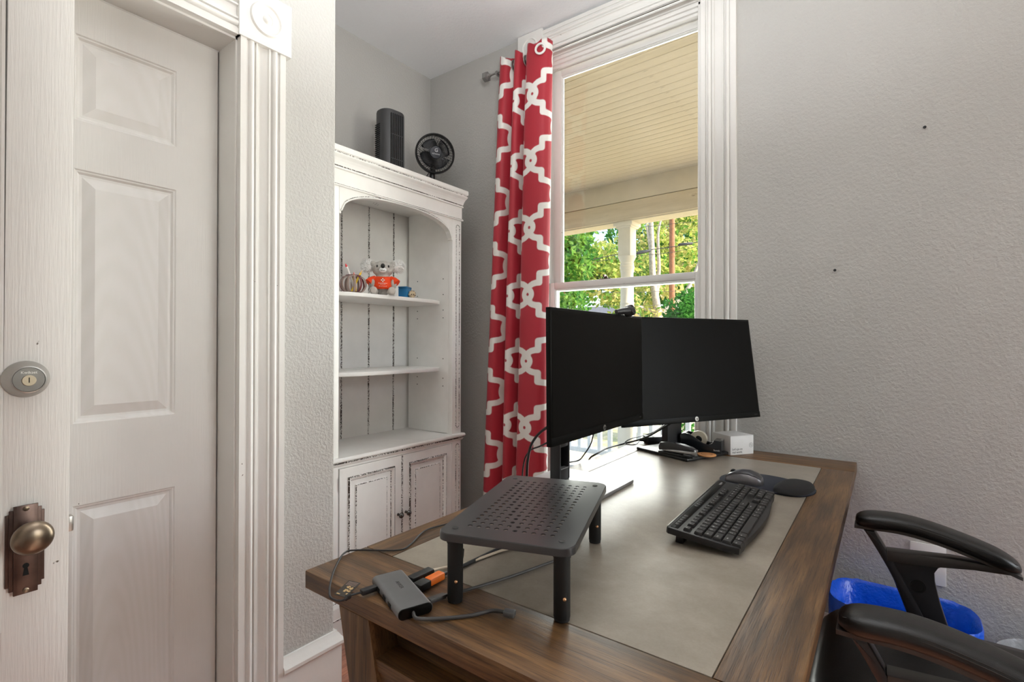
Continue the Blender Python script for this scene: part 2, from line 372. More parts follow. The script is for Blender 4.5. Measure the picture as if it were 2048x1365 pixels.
# camera-calibrated measuring: where a photographed point lies on a plane of the room
def on(px, py, ax, val):
    d = rt2 * ((px - 1024) / 1012.8) + up2 * ((682.5 - py) / 1012.8) + f
    c = Vector((0, 0, CAMZ)); return c + d * ((val - c[ax]) / d[ax])
def smooth_path(pts, n=8):
    P = [Vector(p) for p in pts]; out_ = []
    for i in range(len(P) - 1):
        p0, p1, p2, p3 = P[max(i - 1, 0)], P[i], P[i + 1], P[min(i + 2, len(P) - 1)]
        for k in range(n):
            t = k / n; out_.append(0.5 * ((2 * p1) + (p2 - p0) * t + (2 * p0 - 5 * p1 + 4 * p2 - p3) * t * t + (-p0 + 3 * p1 - 3 * p2 + p3) * t ** 3))
    out_.append(P[-1]); return out_
def rrect(w_, h_, r, n=6, cx=0, cy=0):
    pts = []
    for (sx, sy, a0) in ((1, 1, 0), (-1, 1, 90), (-1, -1, 180), (1, -1, 270)):
        for k in range(n + 1):
            a = R(a0 + 90 * k / n); pts.append((cx + sx * (w_ / 2 - r) + r * math.cos(a), cy + sy * (h_ / 2 - r) + r * math.sin(a)))
    return pts
# faces that look along +X: u = Y, v = Z, w = out of the face
def FX(x): return lambda u, v, w_: (x + w_, u, v)
def FY(y): return lambda u, v, w_: (u, y - w_, v)      # faces looking along -Y
def ringface(mb, F, o, i, wo, wi, mi=0):
    (a0, a1, b0, b1), (c0, c1, d0, d1) = o, i
    O = [F(a0, b0, wo), F(a1, b0, wo), F(a1, b1, wo), F(a0, b1, wo)]; I = [F(c0, d0, wi), F(c1, d0, wi), F(c1, d1, wi), F(c0, d1, wi)]
    mb.add(O + I, [(k, (k + 1) % 4, 4 + (k + 1) % 4, 4 + k) for k in range(4)], mi)
def panelprof(mb, F, rect, prof, fill=True, mis=None):
    a0, a1, b0, b1 = rect; prev = None
    for k, (ins, w_) in enumerate(prof):
        cur = ((a0 + ins, a1 - ins, b0 + ins, b1 - ins), w_)
        if prev: ringface(mb, F, prev[0], cur[0], prev[1], w_, (mis[k] if mis else 0))
        prev = cur
    if fill:
        c0, c1, d0, d1 = prev[0]; w_ = prev[1]; mb.add([F(c0, d0, w_), F(c1, d0, w_), F(c1, d1, w_), F(c0, d1, w_)], [(0, 1, 2, 3)], (mis[-1] if mis else 0))
def copytree(o, parent=None):
    c = o.copy(); COL.objects.link(c)
    if parent is not None: c.parent = parent
    for ch in list(o.children): copytree(ch, c)
    return c

# ================================================================== THE SETTING
ZC = 2.757; YN = 2.15; XW = -2.203; XE = 2.60; YS = -0.62; XD = -1.50; YST = 1.02   # ceiling, north wall, west wall, east wall, south wall, closet face, closet corner
WX0, WX1, WZ0, WZ1 = -1.40, -0.606, 0.36, 2.612                                      # window opening
# floor: heart-pine planks
fl = MB().box(-2.4, 2.7, -1.9, 2.3, -0.12, -0.02).build('floor', 'floor_wood_1'); struct(fl, 'orange heart pine plank floor')
pm = []
for i in range(3): pm.append(MB().box(0, 0.0825, 0, 1.9, -0.02, 0.0, 0.0012).mesh('plank', 'floor_wood_%d' % i))
x = -2.21; k = 0
while x < XE:
    for (y, j) in ((-1.9 + (k * 0.37) % 0.6, 0), (0.0 + (k * 0.37) % 0.6, 1), (1.9 + (k * 0.37) % 0.6, 2), (-3.8 + (k * 0.37) % 0.6, 3)):
        if y > 2.1 or y + 1.9 < -0.7: continue
        o = link('plank', pm[(k * 7 + j * 2 + k // 3) % 3], fl); o.location = (x, y, 0); ln = min(1.9, 2.149 - y); o.scale = (1, ln / 1.9 * 0.9995, 1)
    x += 0.084; k += 1
struct(MB().box(-2.4, 2.7, -1.9, 2.3, ZC, ZC + 0.1).build('ceiling', 'ceiling_paint'), 'white textured ceiling')
# north wall with the tall window opening
mb = MB(); YO = 2.30
for (a, b, c, d) in ((XW - 0.15, WX0, -0.1, ZC), (WX1, XE + 0.1, -0.1, ZC), (WX0, WX1, -0.1, WZ0), (WX0, WX1, WZ1, ZC)): mb.box(a, b, YN, YO, c, d)
wn = mb.build('wall_north', 'wall_paint', smooth=0); struct(wn, 'grey textured wall that holds the tall window')
struct(MB().box(XW - 0.15, XW, YST - 0.1, YN, -0.1, ZC).build('wall_west', 'wall_paint'), 'grey wall behind the bookcase')
# closet block with the closed door
DY0, DY1, DZ1 = -0.085, 0.688, 2.036
mb = MB(); mb.box(XW, XD, 0.705, YST, -0.1, ZC, 0.004); mb.box(XW, XD, YS - 0.3, -0.102, -0.1, ZC); mb.box(XW, XD, -0.102, 0.705, 2.052, ZC); mb.box(XW, XD - 0.2, -0.102, 0.705, -0.1, 2.052)
struct(mb.build('wall_closet', 'wall_paint', smooth=0), 'pale grey textured wall around the closed white door')
mb = MB(); mb.box(XW, -1.2, YS - 0.12, YS, -0.1, ZC); mb.box(-0.34, XE, YS - 0.12, YS, -0.1, ZC); mb.box(-1.2, -0.34, YS - 0.12, YS, 2.06, ZC)
struct(mb.build('wall_south', 'wall_paint', smooth=0), 'grey wall with the open doorway')
mb = MB(); E0, E1, F0, F1 = 0.90, 2.10, 0.70, 2.40  # opening for the assumed east window
mb.box(XE, XE + 0.12, YS - 0.12, E0, -0.1, ZC); mb.box(XE, XE + 0.12, E1, YN + 0.1, -0.1, ZC); mb.box(XE, XE + 0.12, E0, E1, -0.1, F0); mb.box(XE, XE + 0.12, E0, E1, F1, ZC)
struct(mb.build('wall_east', 'wall_paint', smooth=0), 'grey wall with an assumed wide window')
struct(MB().box(-2.3, 2.7, -1.95, -1.85, -0.1, ZC).build('wall_hall', 'wall_paint'), 'grey hall wall behind the doorway')

# fluted casing profile: (u across, w out of the wall)
CW = 0.135
def flute():
    p = [(0, 0), (0, 0.021), (0.0175, 0.021), (0.0185, 0.0145), (0.0225, 0.0145)]
    for k in range(9): a = math.pi * k / 8; p.append((0.0325 - 0.0085 * math.cos(a), 0.0145 + 0.0085 * math.sin(a)))
    p += [(0.0425, 0.0125), (0.0445, 0.0125), (0.0455, 0.0195), (0.0505, 0.0195), (0.0515, 0.0135)]
    for k in range(9): a = math.pi * k / 8; p.append((0.0675 - 0.0155 * math.cos(a), 0.0135 - 0.005 * math.sin(a)))
    p += [(0.0835, 0.0195), (0.0885, 0.0195), (0.0895, 0.0125), (0.0925, 0.0125)]
    for k in range(9): a = math.pi * k / 8; p.append((0.1025 - 0.0085 * math.cos(a), 0.0145 + 0.0085 * math.sin(a)))
    p += [(0.1125, 0.0145), (0.1165, 0.0145), (0.1175, 0.021), (CW, 0.021), (CW, 0)]
    return p
def casing(name, F, base, a, b, horizontal, parent, mat='trim_white'):
    pr = flute(); mb = MB()
    def P(t, u, w_): return F(t, base + u, w_) if horizontal else F(base + u, t, w_)
    mb.loft([[P(a, u, w_) for u, w_ in pr], [P(b, u, w_) for u, w_ in pr]]); return mb.build(name, mat, parent, 30)
def rosette(F, cu, cv, s_, parent, mat='trim_white', th=0.027):
    mb = MB(); h = s_ / 2
    c = [F(cu + a * h, cv + b * h, w_) for w_ in (0, th) for a, b in ((-1, -1), (1, -1), (1, 1), (-1, 1))]
    mb.add(c, [(0, 1, 2, 3), (4, 5, 6, 7), (0, 1, 5, 4), (1, 2, 6, 5), (2, 3, 7, 6), (3, 0, 4, 7)])
    blk = mb.build('corner_block', mat, parent)
    prof = [(0.047, th - 0.001), (0.047, th + 0.001), (0.044, th + 0.0065), (0.041, th + 0.0065), (0.038, th + 0.001), (0.032, th + 0.0015), (0.022, th + 0.004), (0.017, th + 0.0045), (0.0155, th + 0.002), (0.012, th + 0.0015), (0.0095, th + 0.007), (0.005, th + 0.010), (0.0003, th + 0.0108)]
    k_ = s_ / 0.15; mb = MB(); vs_ = []; fs = []; seg = 40
    for r, z in prof:
        for k in range(seg): an = 2 * math.pi * k / seg; vs_.append(F(cu + r * k_ * math.cos(an), cv + r * k_ * math.sin(an), z))
    for i in range(len(prof) - 1):
        for k in range(seg): fs.append((i * seg + k, i * seg + (k + 1) % seg, (i + 1) * seg + (k + 1) % seg, (i + 1) * seg + k))
    mb.add(vs_, fs); mb.build('rosette', mat, blk, 40)
    return blk

# ---- closed six-panel door in the closet wall
door = MB(); XF = XD - 0.10
door.box(XF - 0.035, XF - 0.012, DY0, DY1, 0.008, DZ1)
PU = [(DY0 + 0.108, DY0 + 0.108 + 0.222), (DY1 - 0.108 - 0.222, DY1 - 0.108)]; PV = [(0.20, 0.768), (0.97, 1.598), (1.718, 1.931)]
us = sorted([DY0, DY1] + [a for p in PU for a in p]); vsb = sorted([0.008, DZ1] + [a for p in PV for a in p]); Fd = FX(XF)
for i in range(len(us) - 1):
    for j in range(len(vsb) - 1):
        if (us[i], us[i + 1]) in PU and (vsb[j], vsb[j + 1]) in PV: continue
        door.add([Fd(us[i], vsb[j], 0), Fd(us[i + 1], vsb[j], 0), Fd(us[i + 1], vsb[j + 1], 0), Fd(us[i], vsb[j + 1], 0)], [(0, 1, 2, 3)])
for (a, b, c, d) in ((DY0, DY0, 0.008, DZ1), (DY1, DY1, 0.008, DZ1)): door.add([Fd(a, c, 0), Fd(a, d, 0), Fd(a, d, -0.03), Fd(a, c, -0.03)], [(0, 1, 2, 3)])
door.add([Fd(DY0, DZ1, 0), Fd(DY1, DZ1, 0), Fd(DY1, DZ1, -0.03), Fd(DY0, DZ1, -0.03)], [(0, 1, 2, 3)])
d1 = door.build('door_1', 'door_grain', smooth=0, fix=True); struct(d1, 'closed white six panel door in the closet wall')
for (a, b) in PU:
    for (c, d) in PV:
        mb = MB(); panelprof(mb, Fd, (a, b, c, d), [(0, 0), (0.003, -0.003), (0.006, -0.0035), (0.011, -0.008), (0.017, -0.0085), (0.042, -0.0015)])
        mb.build('panel', 'door_panel', d1, 0)
# jamb, stop and casing of the closed door
jb = MB(); jb.box(XD - 0.155, XD + 0.001, 0.692, 0.707, 0, 2.053); jb.box(XD - 0.155, XD + 0.001, -0.104, -0.089, 0, 2.053); jb.box(XD - 0.155, XD + 0.001, -0.104, 0.707, 2.041, 2.054)
jb.box(XF - 0.05, XF - 0.036, 0.675, 0.692, 0, 2.041); jb.box(XF - 0.05, XF - 0.036, -0.089, -0.07, 0, 2.041); jb.box(XF - 0.05, XF - 0.036, -0.089, 0.692, 2.02, 2.041)
jb.box(XF - 0.036, XF - 0.002, -0.089, 0.692, 2.0375, 2.041)
t1 = struct(jb.build('trim_1', 'trim_white', smooth=0), 'white fluted casing with rosette blocks around the closed door')
casing('side_casing', FX(XD), 0.697, 0.0, 2.047, False, t1); casing('side_casing', FX(XD), -0.094 - CW, 0.0, 2.047, False, t1)
casing('head_casing', FX(XD), 2.047, -0.094, 0.697, True, t1)
for yy in (0.7685, -0.1655): rosette(FX(XD), yy, 2.125, 0.156, t1)
# baseboards: tall board with a moulded cap
def bbprof(h=0.20):
    return [(0, 0), (0.019, 0), (0.019, h - 0.05), (0.023, h - 0.047), (0.028, h - 0.040), (0.028, h - 0.030), (0.024, h - 0.024), (0.017, h - 0.016), (0.014, h - 0.010), (0.009, h - 0.004), (0.008, h), (0, h)]
def baseboard(name, pts, h=0.20, lab=None):
    # pts: plan polyline, room on the left-hand normal
    mb = MB(); rings = []
    for i, p in enumerate(pts):
        p = Vector((p[0], p[1], 0)); a = Vector((*pts[max(i - 1, 0)], 0)); b = Vector((*pts[min(i + 1, len(pts) - 1)], 0))
        def nrm(q): q = q.normalized(); return Vector((-q.y, q.x, 0))
        if i == 0: n_ = nrm(b - p)
        elif i == len(pts) - 1: n_ = nrm(p - a)
        else:
            n1_, n2_ = nrm(p - a), nrm(b - p); n_ = (n1_ + n2_); n_ = n_ / (n_.dot(n1_))
        rings.append([p + n_ * w_ + Vector((0, 0, z)) for w_, z in bbprof(h)])
    mb.loft(rings); return struct(mb.build(name, 'trim_white', smooth=30), lab)
baseboard('baseboard_closet', [(XW + 0.001, YST), (XD, YST), (XD, 0.832)], 0.20, 'white moulded baseboard at the closet corner')
baseboard('baseboard_north', [(XE, YN), (XW, YN)], 0.20, 'white moulded baseboard below the window wall')
baseboard('baseboard_west', [(XW, YN), (XW, YST)], 0.20, 'white moulded baseboard behind the bookcase')
baseboard('baseboard_south', [(-0.2, YS), (XE, YS)], 0.20, 'white baseboard beside the doorway')
baseboard('baseboard_east', [(XE, YS), (XE, YN)], 0.20, 'white baseboard under the assumed wide window')

# ---- old open door at the left edge
th_ = 0.042; XO = -1.15; OY1 = 0.2545; OY0 = -0.53; LEAN = 0.004
od = MB()
LE = lambda z: (z - 1.17) * LEAN
STL = (0.170, OY1)
# slab: stiles, rails and recessed panels (local, then leaned like the old frame)
OU = [(OY0, OY0 + 0.11), (0.170, OY1)]; RV = [(0.01, 0.24), (0.62, 0.70), (1.96, 2.03)]
def lean(o):
    for p in o.data.vertices: p.co.y += (p.co.z - 1.17) * LEAN
od.box(XO - th_, XO, STL[0], STL[1], 0.01, 2.03, 0.002); od.box(XO - th_, XO, OU[0][0], OU[0][1], 0.01, 2.03, 0.002)
for a, b in RV: od.box(XO - th_, XO - 0.0005, OU[0][1], STL[0], a, b)
od.box(XO - 0.030, XO - 0.012, OU[0][1] - 0.005, STL[0] + 0.005, 0.2, 2.0)
d2 = od.build('door_2', 'old_door', smooth=30); lean(d2); struct(d2, 'open old white door with a deadbolt and a bronze knob')
mo = MB()
for a, b in ((0.24, 0.62), (0.70, 1.96)):
    panelprof(mo, FX(XO), (OU[0][1], STL[0], a, b), [(0, 0), (0.004, -0.001), (0.010, -0.007), (0.016, -0.009), (0.018, -0.012)], fill=False)
mo = mo.build('panel_moulding', 'old_door', d2, 30)
MX = lambda y, z, dx=0.0: Matrix.Translation((XO + dx, y, z)) @ Matrix.Rotation(R(90), 4, 'Y')   # local z points out of the door
bolt = MB().lathe([(0.0335, 0), (0.0335, 0.003), (0.0325, 0.006), (0.0255, 0.0235), (0.0245, 0.0255), (0.0225, 0.026), (0.0222, 0.0235)], 48, MX(on(55, 758, 0, XO + 0.012).y, 1.109) @ Matrix.Diagonal((0.9, 0.9, 0.9, 1))).build('deadbolt', 'satin_nickel', d2, 30)
MB().lathe([(0.0222, 0.0215), (0.0222, 0.0245), (0.0218, 0.025), (0.0104, 0.0252)], 40, MX(on(55, 758, 0, XO + 0.012).y, 1.109) @ Matrix.Diagonal((0.9, 0.9, 0.9, 1))).build('lock_face', 'nickel_dark', bolt, 30)
MB().lathe([(0.0100, 0.0230), (0.0100, 0.0262), (0.0094, 0.0268), (0.0003, 0.0268)], 32, MX(on(55, 758, 0, XO + 0.012).y, 1.1075) @ Matrix.Diagonal((0.9, 0.9, 0.9, 1))).build('lock_cylinder', 'key_core', bolt, 30)
KYc = on(55, 758, 0, XO + 0.012).y; MB().box(XO + 0.0236, XO + 0.0245, KYc - 0.0006, KYc + 0.0006, 1.104, 1.1125).build('keyway', 'black_hole', bolt)
text('engraving', 'Kwikset', 0.0062, frame((XO + 0.0229, KYc, 1.1205), (0, 1, 0), (0, 0, 1)), 'satin_nickel', bolt, 0.0001)
# stepped bronze escutcheon
esc = MB(); cy_ = 0.1965
for hw, z0, z1, d0, d1_ in ((0.0240, 0.770, 0.888, 0, 0.004), (0.0200, 0.763, 0.895, 0.004, 0.0065), (0.0150, 0.756, 0.9015, 0.0065, 0.0095)):
    esc.box(XO + d0, XO + d1_, cy_ - hw, cy_ + hw, z0, z1, 0.0006)
esc = esc.build('escutcheon', 'old_bronze', d2, 30)
key = [(0.0042 * math.cos(R(a)), 0.0042 * math.sin(R(a))) for a in range(-60, 241, 20)] + [(-0.004, -0.016), (0.004, -0.016)]
MB().prism(key, 0, 0.0006, frame((XO + 0.0093, cy_, 0.802), (0, 1, 0), (0, 0, 1))).build('keyhole', 'black_hole', esc)
for z in (0.7615, 0.896): MB().lathe([(0.0042, 0.009), (0.0042, 0.0103), (0.003, 0.0117), (0.0003, 0.0122)], 16, MX(cy_, z)).build('screw', 'old_brass', esc)
MB().lathe([(0.014, 0.009), (0.013, 0.014), (0.008, 0.018), (0.0075, 0.034), (0.011, 0.040), (0.024, 0.044), (0.0285, 0.048), (0.0295, 0.052), (0.0285, 0.056), (0.024, 0.061), (0.016, 0.0645), (0.007, 0.066), (0.0003, 0.0663)], 40, MX(on(66, 1077, 0, XO + 0.053).y, on(66, 1077, 0, XO + 0.053).z) @ Matrix.Diagonal((0.9, 0.9, 1, 1))).build('door_knob', 'old_brass', d2, 40)
MB().box(XO - 0.03, XO - 0.012, OY1 - 0.002, OY1 + 0.008, 0.835, 0.862, 0.002).build('latch', 'satin_nickel', d2)

# ---- window in the north wall
t2 = MB(); t2.box(WX0, WX0 + 0.012, YN - 0.0005, YO, WZ0, WZ1); t2.box(WX1 - 0.012, WX1, YN - 0.0005, YO, WZ0, WZ1); t2.box(WX0, WX1, YN - 0.0005, YO, WZ1 - 0.012, WZ1)
# inside stop with stepped moulding
for a, b, c, d in ((WX0 + 0.012, WX0 + 0.030, WZ0, WZ1), (WX1 - 0.026, WX1 - 0.012, WZ0, WZ1)): t2.box(a, b, YN + 0.004, YN + 0.024, c, d, 0.003); t2.box(a, b - 0.005 if a < -1 else b, YN + 0.0665, YN + 0.08, c, d)
for k, (z, y0_, y1_) in enumerate(((WZ1 - 0.030, 0.004, 0.014), (WZ1 - 0.046, 0.014, 0.024), (WZ1 - 0.058, 0.024, 0.034))): t2.box(WX0 + 0.012, WX1 - 0.012, YN + y0_ - 0.003 * 0, YN + y1_ + 0.02, z, WZ1 - 0.012, 0.004)
t2.box(WX0, WX1, YN - 0.001, YO + 0.05, WZ0 - 0.03, WZ0 + 0.004)
t2 = struct(t2.build('trim_2', 'trim_white', smooth=30), 'white fluted casing with rosette blocks around the tall window')
casing('side_casing', FY(YN), WX1 - 0.006, 0.0, 2.606, False, t2); casing('side_casing', FY(YN), WX0 + 0.006 - CW, 0.0, 2.606, False, t2)
casing('head_casing', FY(YN), 2.606, WX0 + 0.006, WX1 - 0.006, True, t2)
for xx in (WX0 + 0.006 - CW / 2, WX1 - 0.006 + CW / 2): rosette(FY(YN), xx, 2.606 + 0.0745, 0.148, t2)
wi = struct(MB().box(WX0, WX1, YN - 0.03, YN + 0.02, WZ0 - 0.028, WZ0, 0.004).build('window_1', 'sash_white'), 'tall double hung sash window with white frame')
def sash(y, x0, x1, z0, z1, sl, sr, rt_, rb, th=0.034):
    g = MB(); g.box(x0, x0 + sl, y, y + th, z0, z1, 0.002); g.box(x1 - sr, x1, y, y + th, z0, z1, 0.002); g.box(x0 + sl, x1 - sr, y + 0.0005, y + th, z1 - rt_, z1, 0.002); g.box(x0 + sl, x1 - sr, y + 0.0005, y + th, z0, z0 + rb, 0.002)
    # glazing bead
    F = FY(y + 0.004); panelprof(g, F, (x0 + sl - 0.001, x1 - sr + 0.001, z0 + rb - 0.001, z1 - rt_ + 0.001), [(0, 0), (0.004, -0.001), (0.006, -0.006), (0.008, -0.010)], fill=False)
    s_ = g.build('sash', 'sash_white', wi, 30)
    p = MB().box(x0 + sl - 0.004, x1 - sr + 0.004, y + 0.014, y + 0.017, z0 + rb - 0.004, z1 - rt_ + 0.004).build('pane', 'window_glass', s_)
    return s_
su = sash(YN + 0.0665, WX0 + 0.025, WX1 - 0.012, 1.436, WZ1 - 0.045, 0.044, 0.024, 0.036, 0.03)
sl_ = sash(YN + 0.028, WX0 + 0.013, WX1 - 0.013, WZ0 + 0.004, 1.4745, 0.040, 0.030, 0.030, 0.075, 0.036)
# sash lock on the meeting rail
lk = MB().box(-1.095, -1.04, YN + 0.030, YN + 0.058, 1.474, 1.478, 0.001); lk.lathe([(0.010, 0), (0.010, 0.008), (0.006, 0.012), (0.0005, 0.013)], 16, Matrix.Translation((-1.07, YN + 0.045, 1.478))); lk.box(-1.073, -1.067, YN + 0.02, YN + 0.045, 1.484, 1.496, 0.001)
lk.build('sash_lock', 'old_bronze', sl_)
# assumed east wall window, out of view; the added area light does the lighting
w2 = MB()
for a, b, c, d in ((E0, E0 + 0.05, F0, F1), (E1 - 0.05, E1, F0, F1), (E0, E1, F0, F0 + 0.05), (E0, E1, F1 - 0.05, F1), (E0, E1, (F0 + F1) / 2 - 0.02, (F0 + F1) / 2 + 0.02)): w2.box(XE + 0.03, XE + 0.08, a, b, c, d)
w2 = struct(w2.build('assumed_window_2', 'sash_white'), 'assumed wide white window out of view in the east wall')
MB().box(XE + 0.05, XE + 0.053, E0 + 0.04, E1 - 0.04, F0 + 0.04, F1 - 0.04).build('pane', 'window_glass', w2)
# added pendant lamp, kept out of view, housing for the ceiling uplight
cl = thing('added_pendant', 'added white bowl pendant lamp out of view above the near end of the room', 'lamp', (-0.45, 0.72, ZC))
MB().lathe([(0.055, 0.0), (0.055, -0.012), (0.04, -0.022), (0.006, -0.026)], 32).build('canopy', 'lamp_white', cl, 40, local=True)
for k in range(3):
    a = R(120 * k + 30); MB().tube([(0.01 * math.cos(a), 0.01 * math.sin(a), -0.02), (0.172 * math.cos(a), 0.172 * math.sin(a), -0.742)], 0.002, 6).build('hanger', 'lamp_white', cl, 40, local=True)
MB().lathe([(0.0003, -0.80), (0.06, -0.797), (0.12, -0.78), (0.16, -0.755), (0.175, -0.740), (0.172, -0.740), (0.157, -0.756), (0.118, -0.778), (0.0003, -0.794)], 40, caps=False).build('bowl', 'lamp_white', cl, 40, local=True)
tl_ = thing('added_floor_lamp', 'added slim white torchiere floor lamp out of view by the doorway', 'floor lamp', (0.0, -0.40, 0))  # added floor lamp, unseen, housing for the second uplight
MB().lathe([(0.13, 0), (0.13, 0.015), (0.12, 0.022), (0.02, 0.03)], 32).build('base', 'lamp_white', tl_, 40, local=True)
MB().lathe([(0.011, 0.025), (0.011, 1.74)], 14).build('pole', 'lamp_white', tl_, 40, local=True)
MB().lathe([(0.03, 1.735), (0.09, 1.755), (0.15, 1.80), (0.17, 1.825), (0.167, 1.825), (0.147, 1.803), (0.088, 1.76), (0.0003, 1.745)], 36, caps=False).build('bowl_shade', 'lamp_white', tl_, 40, local=True)
# wall plate and nails
op = thing('outlet_plate', 'white outlet plate on the grey wall behind the chair arm', 'outlet', (0.108, YN, 0.45))
MB().box(0.062, 0.154, YN - 0.006, YN, 0.386, 0.515, 0.002).build('cover', 'plate_white', op)
for z in (0.425, 0.475): MB().box(0.092, 0.124, YN - 0.0075, YN - 0.004, z - 0.014, z + 0.014, 0.003).build('socket', 'paper_white', op)
for n_, (x_, z_) in enumerate(((0.102, 1.884), (-0.148, 1.434))):
    o = MB().lathe([(0.0018, 0), (0.0018, 0.006), (0.0048, 0.007), (0.0048, 0.0085), (0.0003, 0.0095)], 14, frame((x_, YN, z_), (1, 0, 0), (0, 0, 1))).build('nail', 'black_plastic')
    tag(o, ('small black nail high on the grey wall', 'small black nail lower on the grey wall nearer the window')[n_], 'nail', 'nails in the grey wall')

# ================================================================== CURTAIN AND ROD
ZR = 2.578; YR = 2.065
rod = thing('curtain_rod', 'thin metal curtain rod with square finial across the window head', 'curtain rod', (-1.0, YN, ZR))
MB().tube([(-1.675, YR, ZR), (-0.28, YR, ZR)], 0.0055, 14).build('rod', 'rod_metal', rod)
for xx, sg in ((-1.675, -1), (-0.28, 1)):
    fn = MB(); M = Matrix.Translation((xx, YR, ZR)) @ Matrix.Rotation(R(90) * sg, 4, 'Y')
    fn.lathe([(0.009, -0.004), (0.011, 0.0), (0.011, 0.006), (0.014, 0.010), (0.026, 0.014), (0.026, 0.034), (0.022, 0.038), (0.0005, 0.038)], 6, M); fn.build('finial', 'finial', rod, 20)
for xx in (-1.625, -0.33):
    br_ = MB().box(xx - 0.006, xx + 0.006, YR - 0.002, YN, ZR - 0.014, ZR - 0.006); br_.box(xx - 0.011, xx + 0.011, YN - 0.005, YN, ZR - 0.04, ZR + 0.02); br_.box(xx - 0.006, xx + 0.006, YR - 0.012, YR - 0.0065, ZR - 0.014, ZR + 0.004); br_.build('bracket', 'rod_metal', rod)
# curtain: folded panel, white quatrefoil trellis printed on red; 'pat' holds the print
PV_, PQ = 0.322, 0.268
def strands():
    segs = []
    def arc(cx, cy, r, a0, a1, n=14): return [(cx + r * math.cos(R(a0 + (a1 - a0) * k / n)), cy + r * math.sin(R(a0 + (a1 - a0) * k / n))) for k in range(n + 1)]
    # half medallion on the right of the axis from knot centre (0,0) up to the next knot (0,PV_)
    ring = arc(0, 0, 0.0225, 0, 360, 30); segs.append(ring)
    low = [(0.0, 0.030)] + [(0.012, 0.040), (0.028, 0.049), (0.046, 0.0535), (0.062, 0.0545)]
    stem = [(0.062, 0.0545), (0.062, 0.098)]
    stp = [(0.062, 0.098), (0.090, 0.102)]
    lobe = arc(0.088, PV_ / 2, 0.0585, -88, 88, 22)
    half = low + stem[1:] + stp[1:] + lobe
    full = half + [(x_, PV_ - y_) for x_, y_ in half[::-1][len(lobe):]]
    segs.append(full); segs.append([(-x_, y_) for x_, y_ in full])
    return segs
S0 = []; S1 = []
for sgm in strands():
    for a, b in zip(sgm[:-1], sgm[1:]):
        for dx in (-PQ, 0, PQ):
            for dy in (-PV_, 0, PV_): S0.append((a[0] + dx, a[1] + dy)); S1.append((b[0] + dx, b[1] + dy))
S0 = np.array(S0); S1 = np.array(S1)
def pat(U, V):
    u = ((U + PQ / 2) % PQ) - PQ / 2; v = V % PV_
    P = np.stack([u, v], 1); best = np.full(len(u), 9.0)
    D = S1 - S0; L2 = (D ** 2).sum(1) + 1e-12
    for c0 in range(0, len(P), 4000):
        q = P[c0:c0 + 4000]; W = q[:, None, :] - S0[None]; t = np.clip((W * D[None]).sum(2) / L2[None], 0, 1)
        best[c0:c0 + 4000] = np.sqrt(((W - t[..., None] * D[None]) ** 2).sum(2)).min(1)
    return best - 0.0146
nu, nv = 150, 330
zt, zb = 2.622, 0.055
# fold path in plan (x fraction, depth)
knots = [(0.0, 0.034), (0.04, -0.010), (0.10, -0.034), (0.20, -0.030), (0.275, 0.014), (0.305, 0.044), (0.325, 0.030), (0.345, -0.012), (0.39, -0.040), (0.46, -0.036), (0.505, 0.006), (0.535, 0.050), (0.56, 0.030), (0.585, -0.022), (0.64, -0.044), (0.78, -0.048), (0.92, -0.040), (0.98, -0.020), (1.0, 0.004)]
fp = smooth_path([(a, b, 0) for a, b in knots], 20); fx = np.array([p[0] for p in fp]); fy = np.array([p[1] for p in fp])
arcl = np.concatenate([[0], np.cumsum(np.hypot(np.diff(fx) * 0.35, np.diff(fy)))]); sN = np.linspace(0, arcl[-1], nu)
bx_ = np.interp(sN, arcl, fx); by_ = np.interp(sN, arcl, fy)
vs_ = []; UU = []; VV = []
for j in range(nv):
    t = j / (nv - 1); z = zt + (zb - zt) * t; k2 = min(1.0, t / 0.86)
    xl = -1.606 + (-1.708 + 1.606) * k2; xr = -1.287 + (-1.318 + 1.287) * k2; am = 1.0 + 0.12 * math.sin(3.0 * t) - 0.15 * (1 - min(1, t * 8))
    for i in range(nu):
        fr_ = bx_[i]; sway = 0.006 * math.sin(5 * t + 9 * fr_) * t
        zz = z + (0.010 * math.sin(22 * fr_) if j == 0 else 0)
        vs_.append((xl + (xr - xl) * fr_ + sway, YR - 0.004 + by_[i] * am, zz)); UU.append(sN[i] * 1.02); VV.append(zt - z)
mb = MB(); mb.grid(vs_, nu, nv)
cur = thing('curtain', 'red grommet curtain with white quatrefoil trellis print beside the window', 'curtain', (-1.5, YR, zb))
me = mb.mesh('cloth', 'curtain_cloth', 0, fix=False)
me.polygons.foreach_set('use_smooth', [True] * len(me.polygons))
UO = sN[int(np.argmin(np.abs(bx_ - 0.76)))] * 1.02                       # a knot column sits on the front fold
pv = pat(np.array(UU) - UO, np.array(VV) - 0.250 + PV_ * 4)
at = me.attributes.new('pat', 'FLOAT', 'POINT'); at.data.foreach_set('value', (0.5 + pv * 6.0).clip(0, 1))
link('cloth', me, cur)
so = cur.children[0].modifiers.new('thick', 'SOLIDIFY'); so.thickness = 0.0012
for fr_ in (0.29, 0.525, 0.88, 0.345, 0.575):
    x_ = -1.606 + 0.319 * fr_; y_ = float(np.interp(fr_, fx, fy)) + YR - 0.004
    if fr_ == 0.88: M = frame((x_, y_ - 0.002, ZR - 0.002), (1, 0.22, 0), (0, 0, 1))
    else: M = frame((x_, YR, ZR - 0.002), (0, 1, 0), (0, 0, 1))
    MB().lathe([(0.019, -0.0035), (0.028, -0.003), (0.029, 0.0), (0.028, 0.003), (0.019, 0.0035), (0.018, 0.0), (0.019, -0.0035)], 28, M, caps=False).build('grommet', 'plate_white' if fr_ == 0.88 else 'rod_metal', cur, 40)

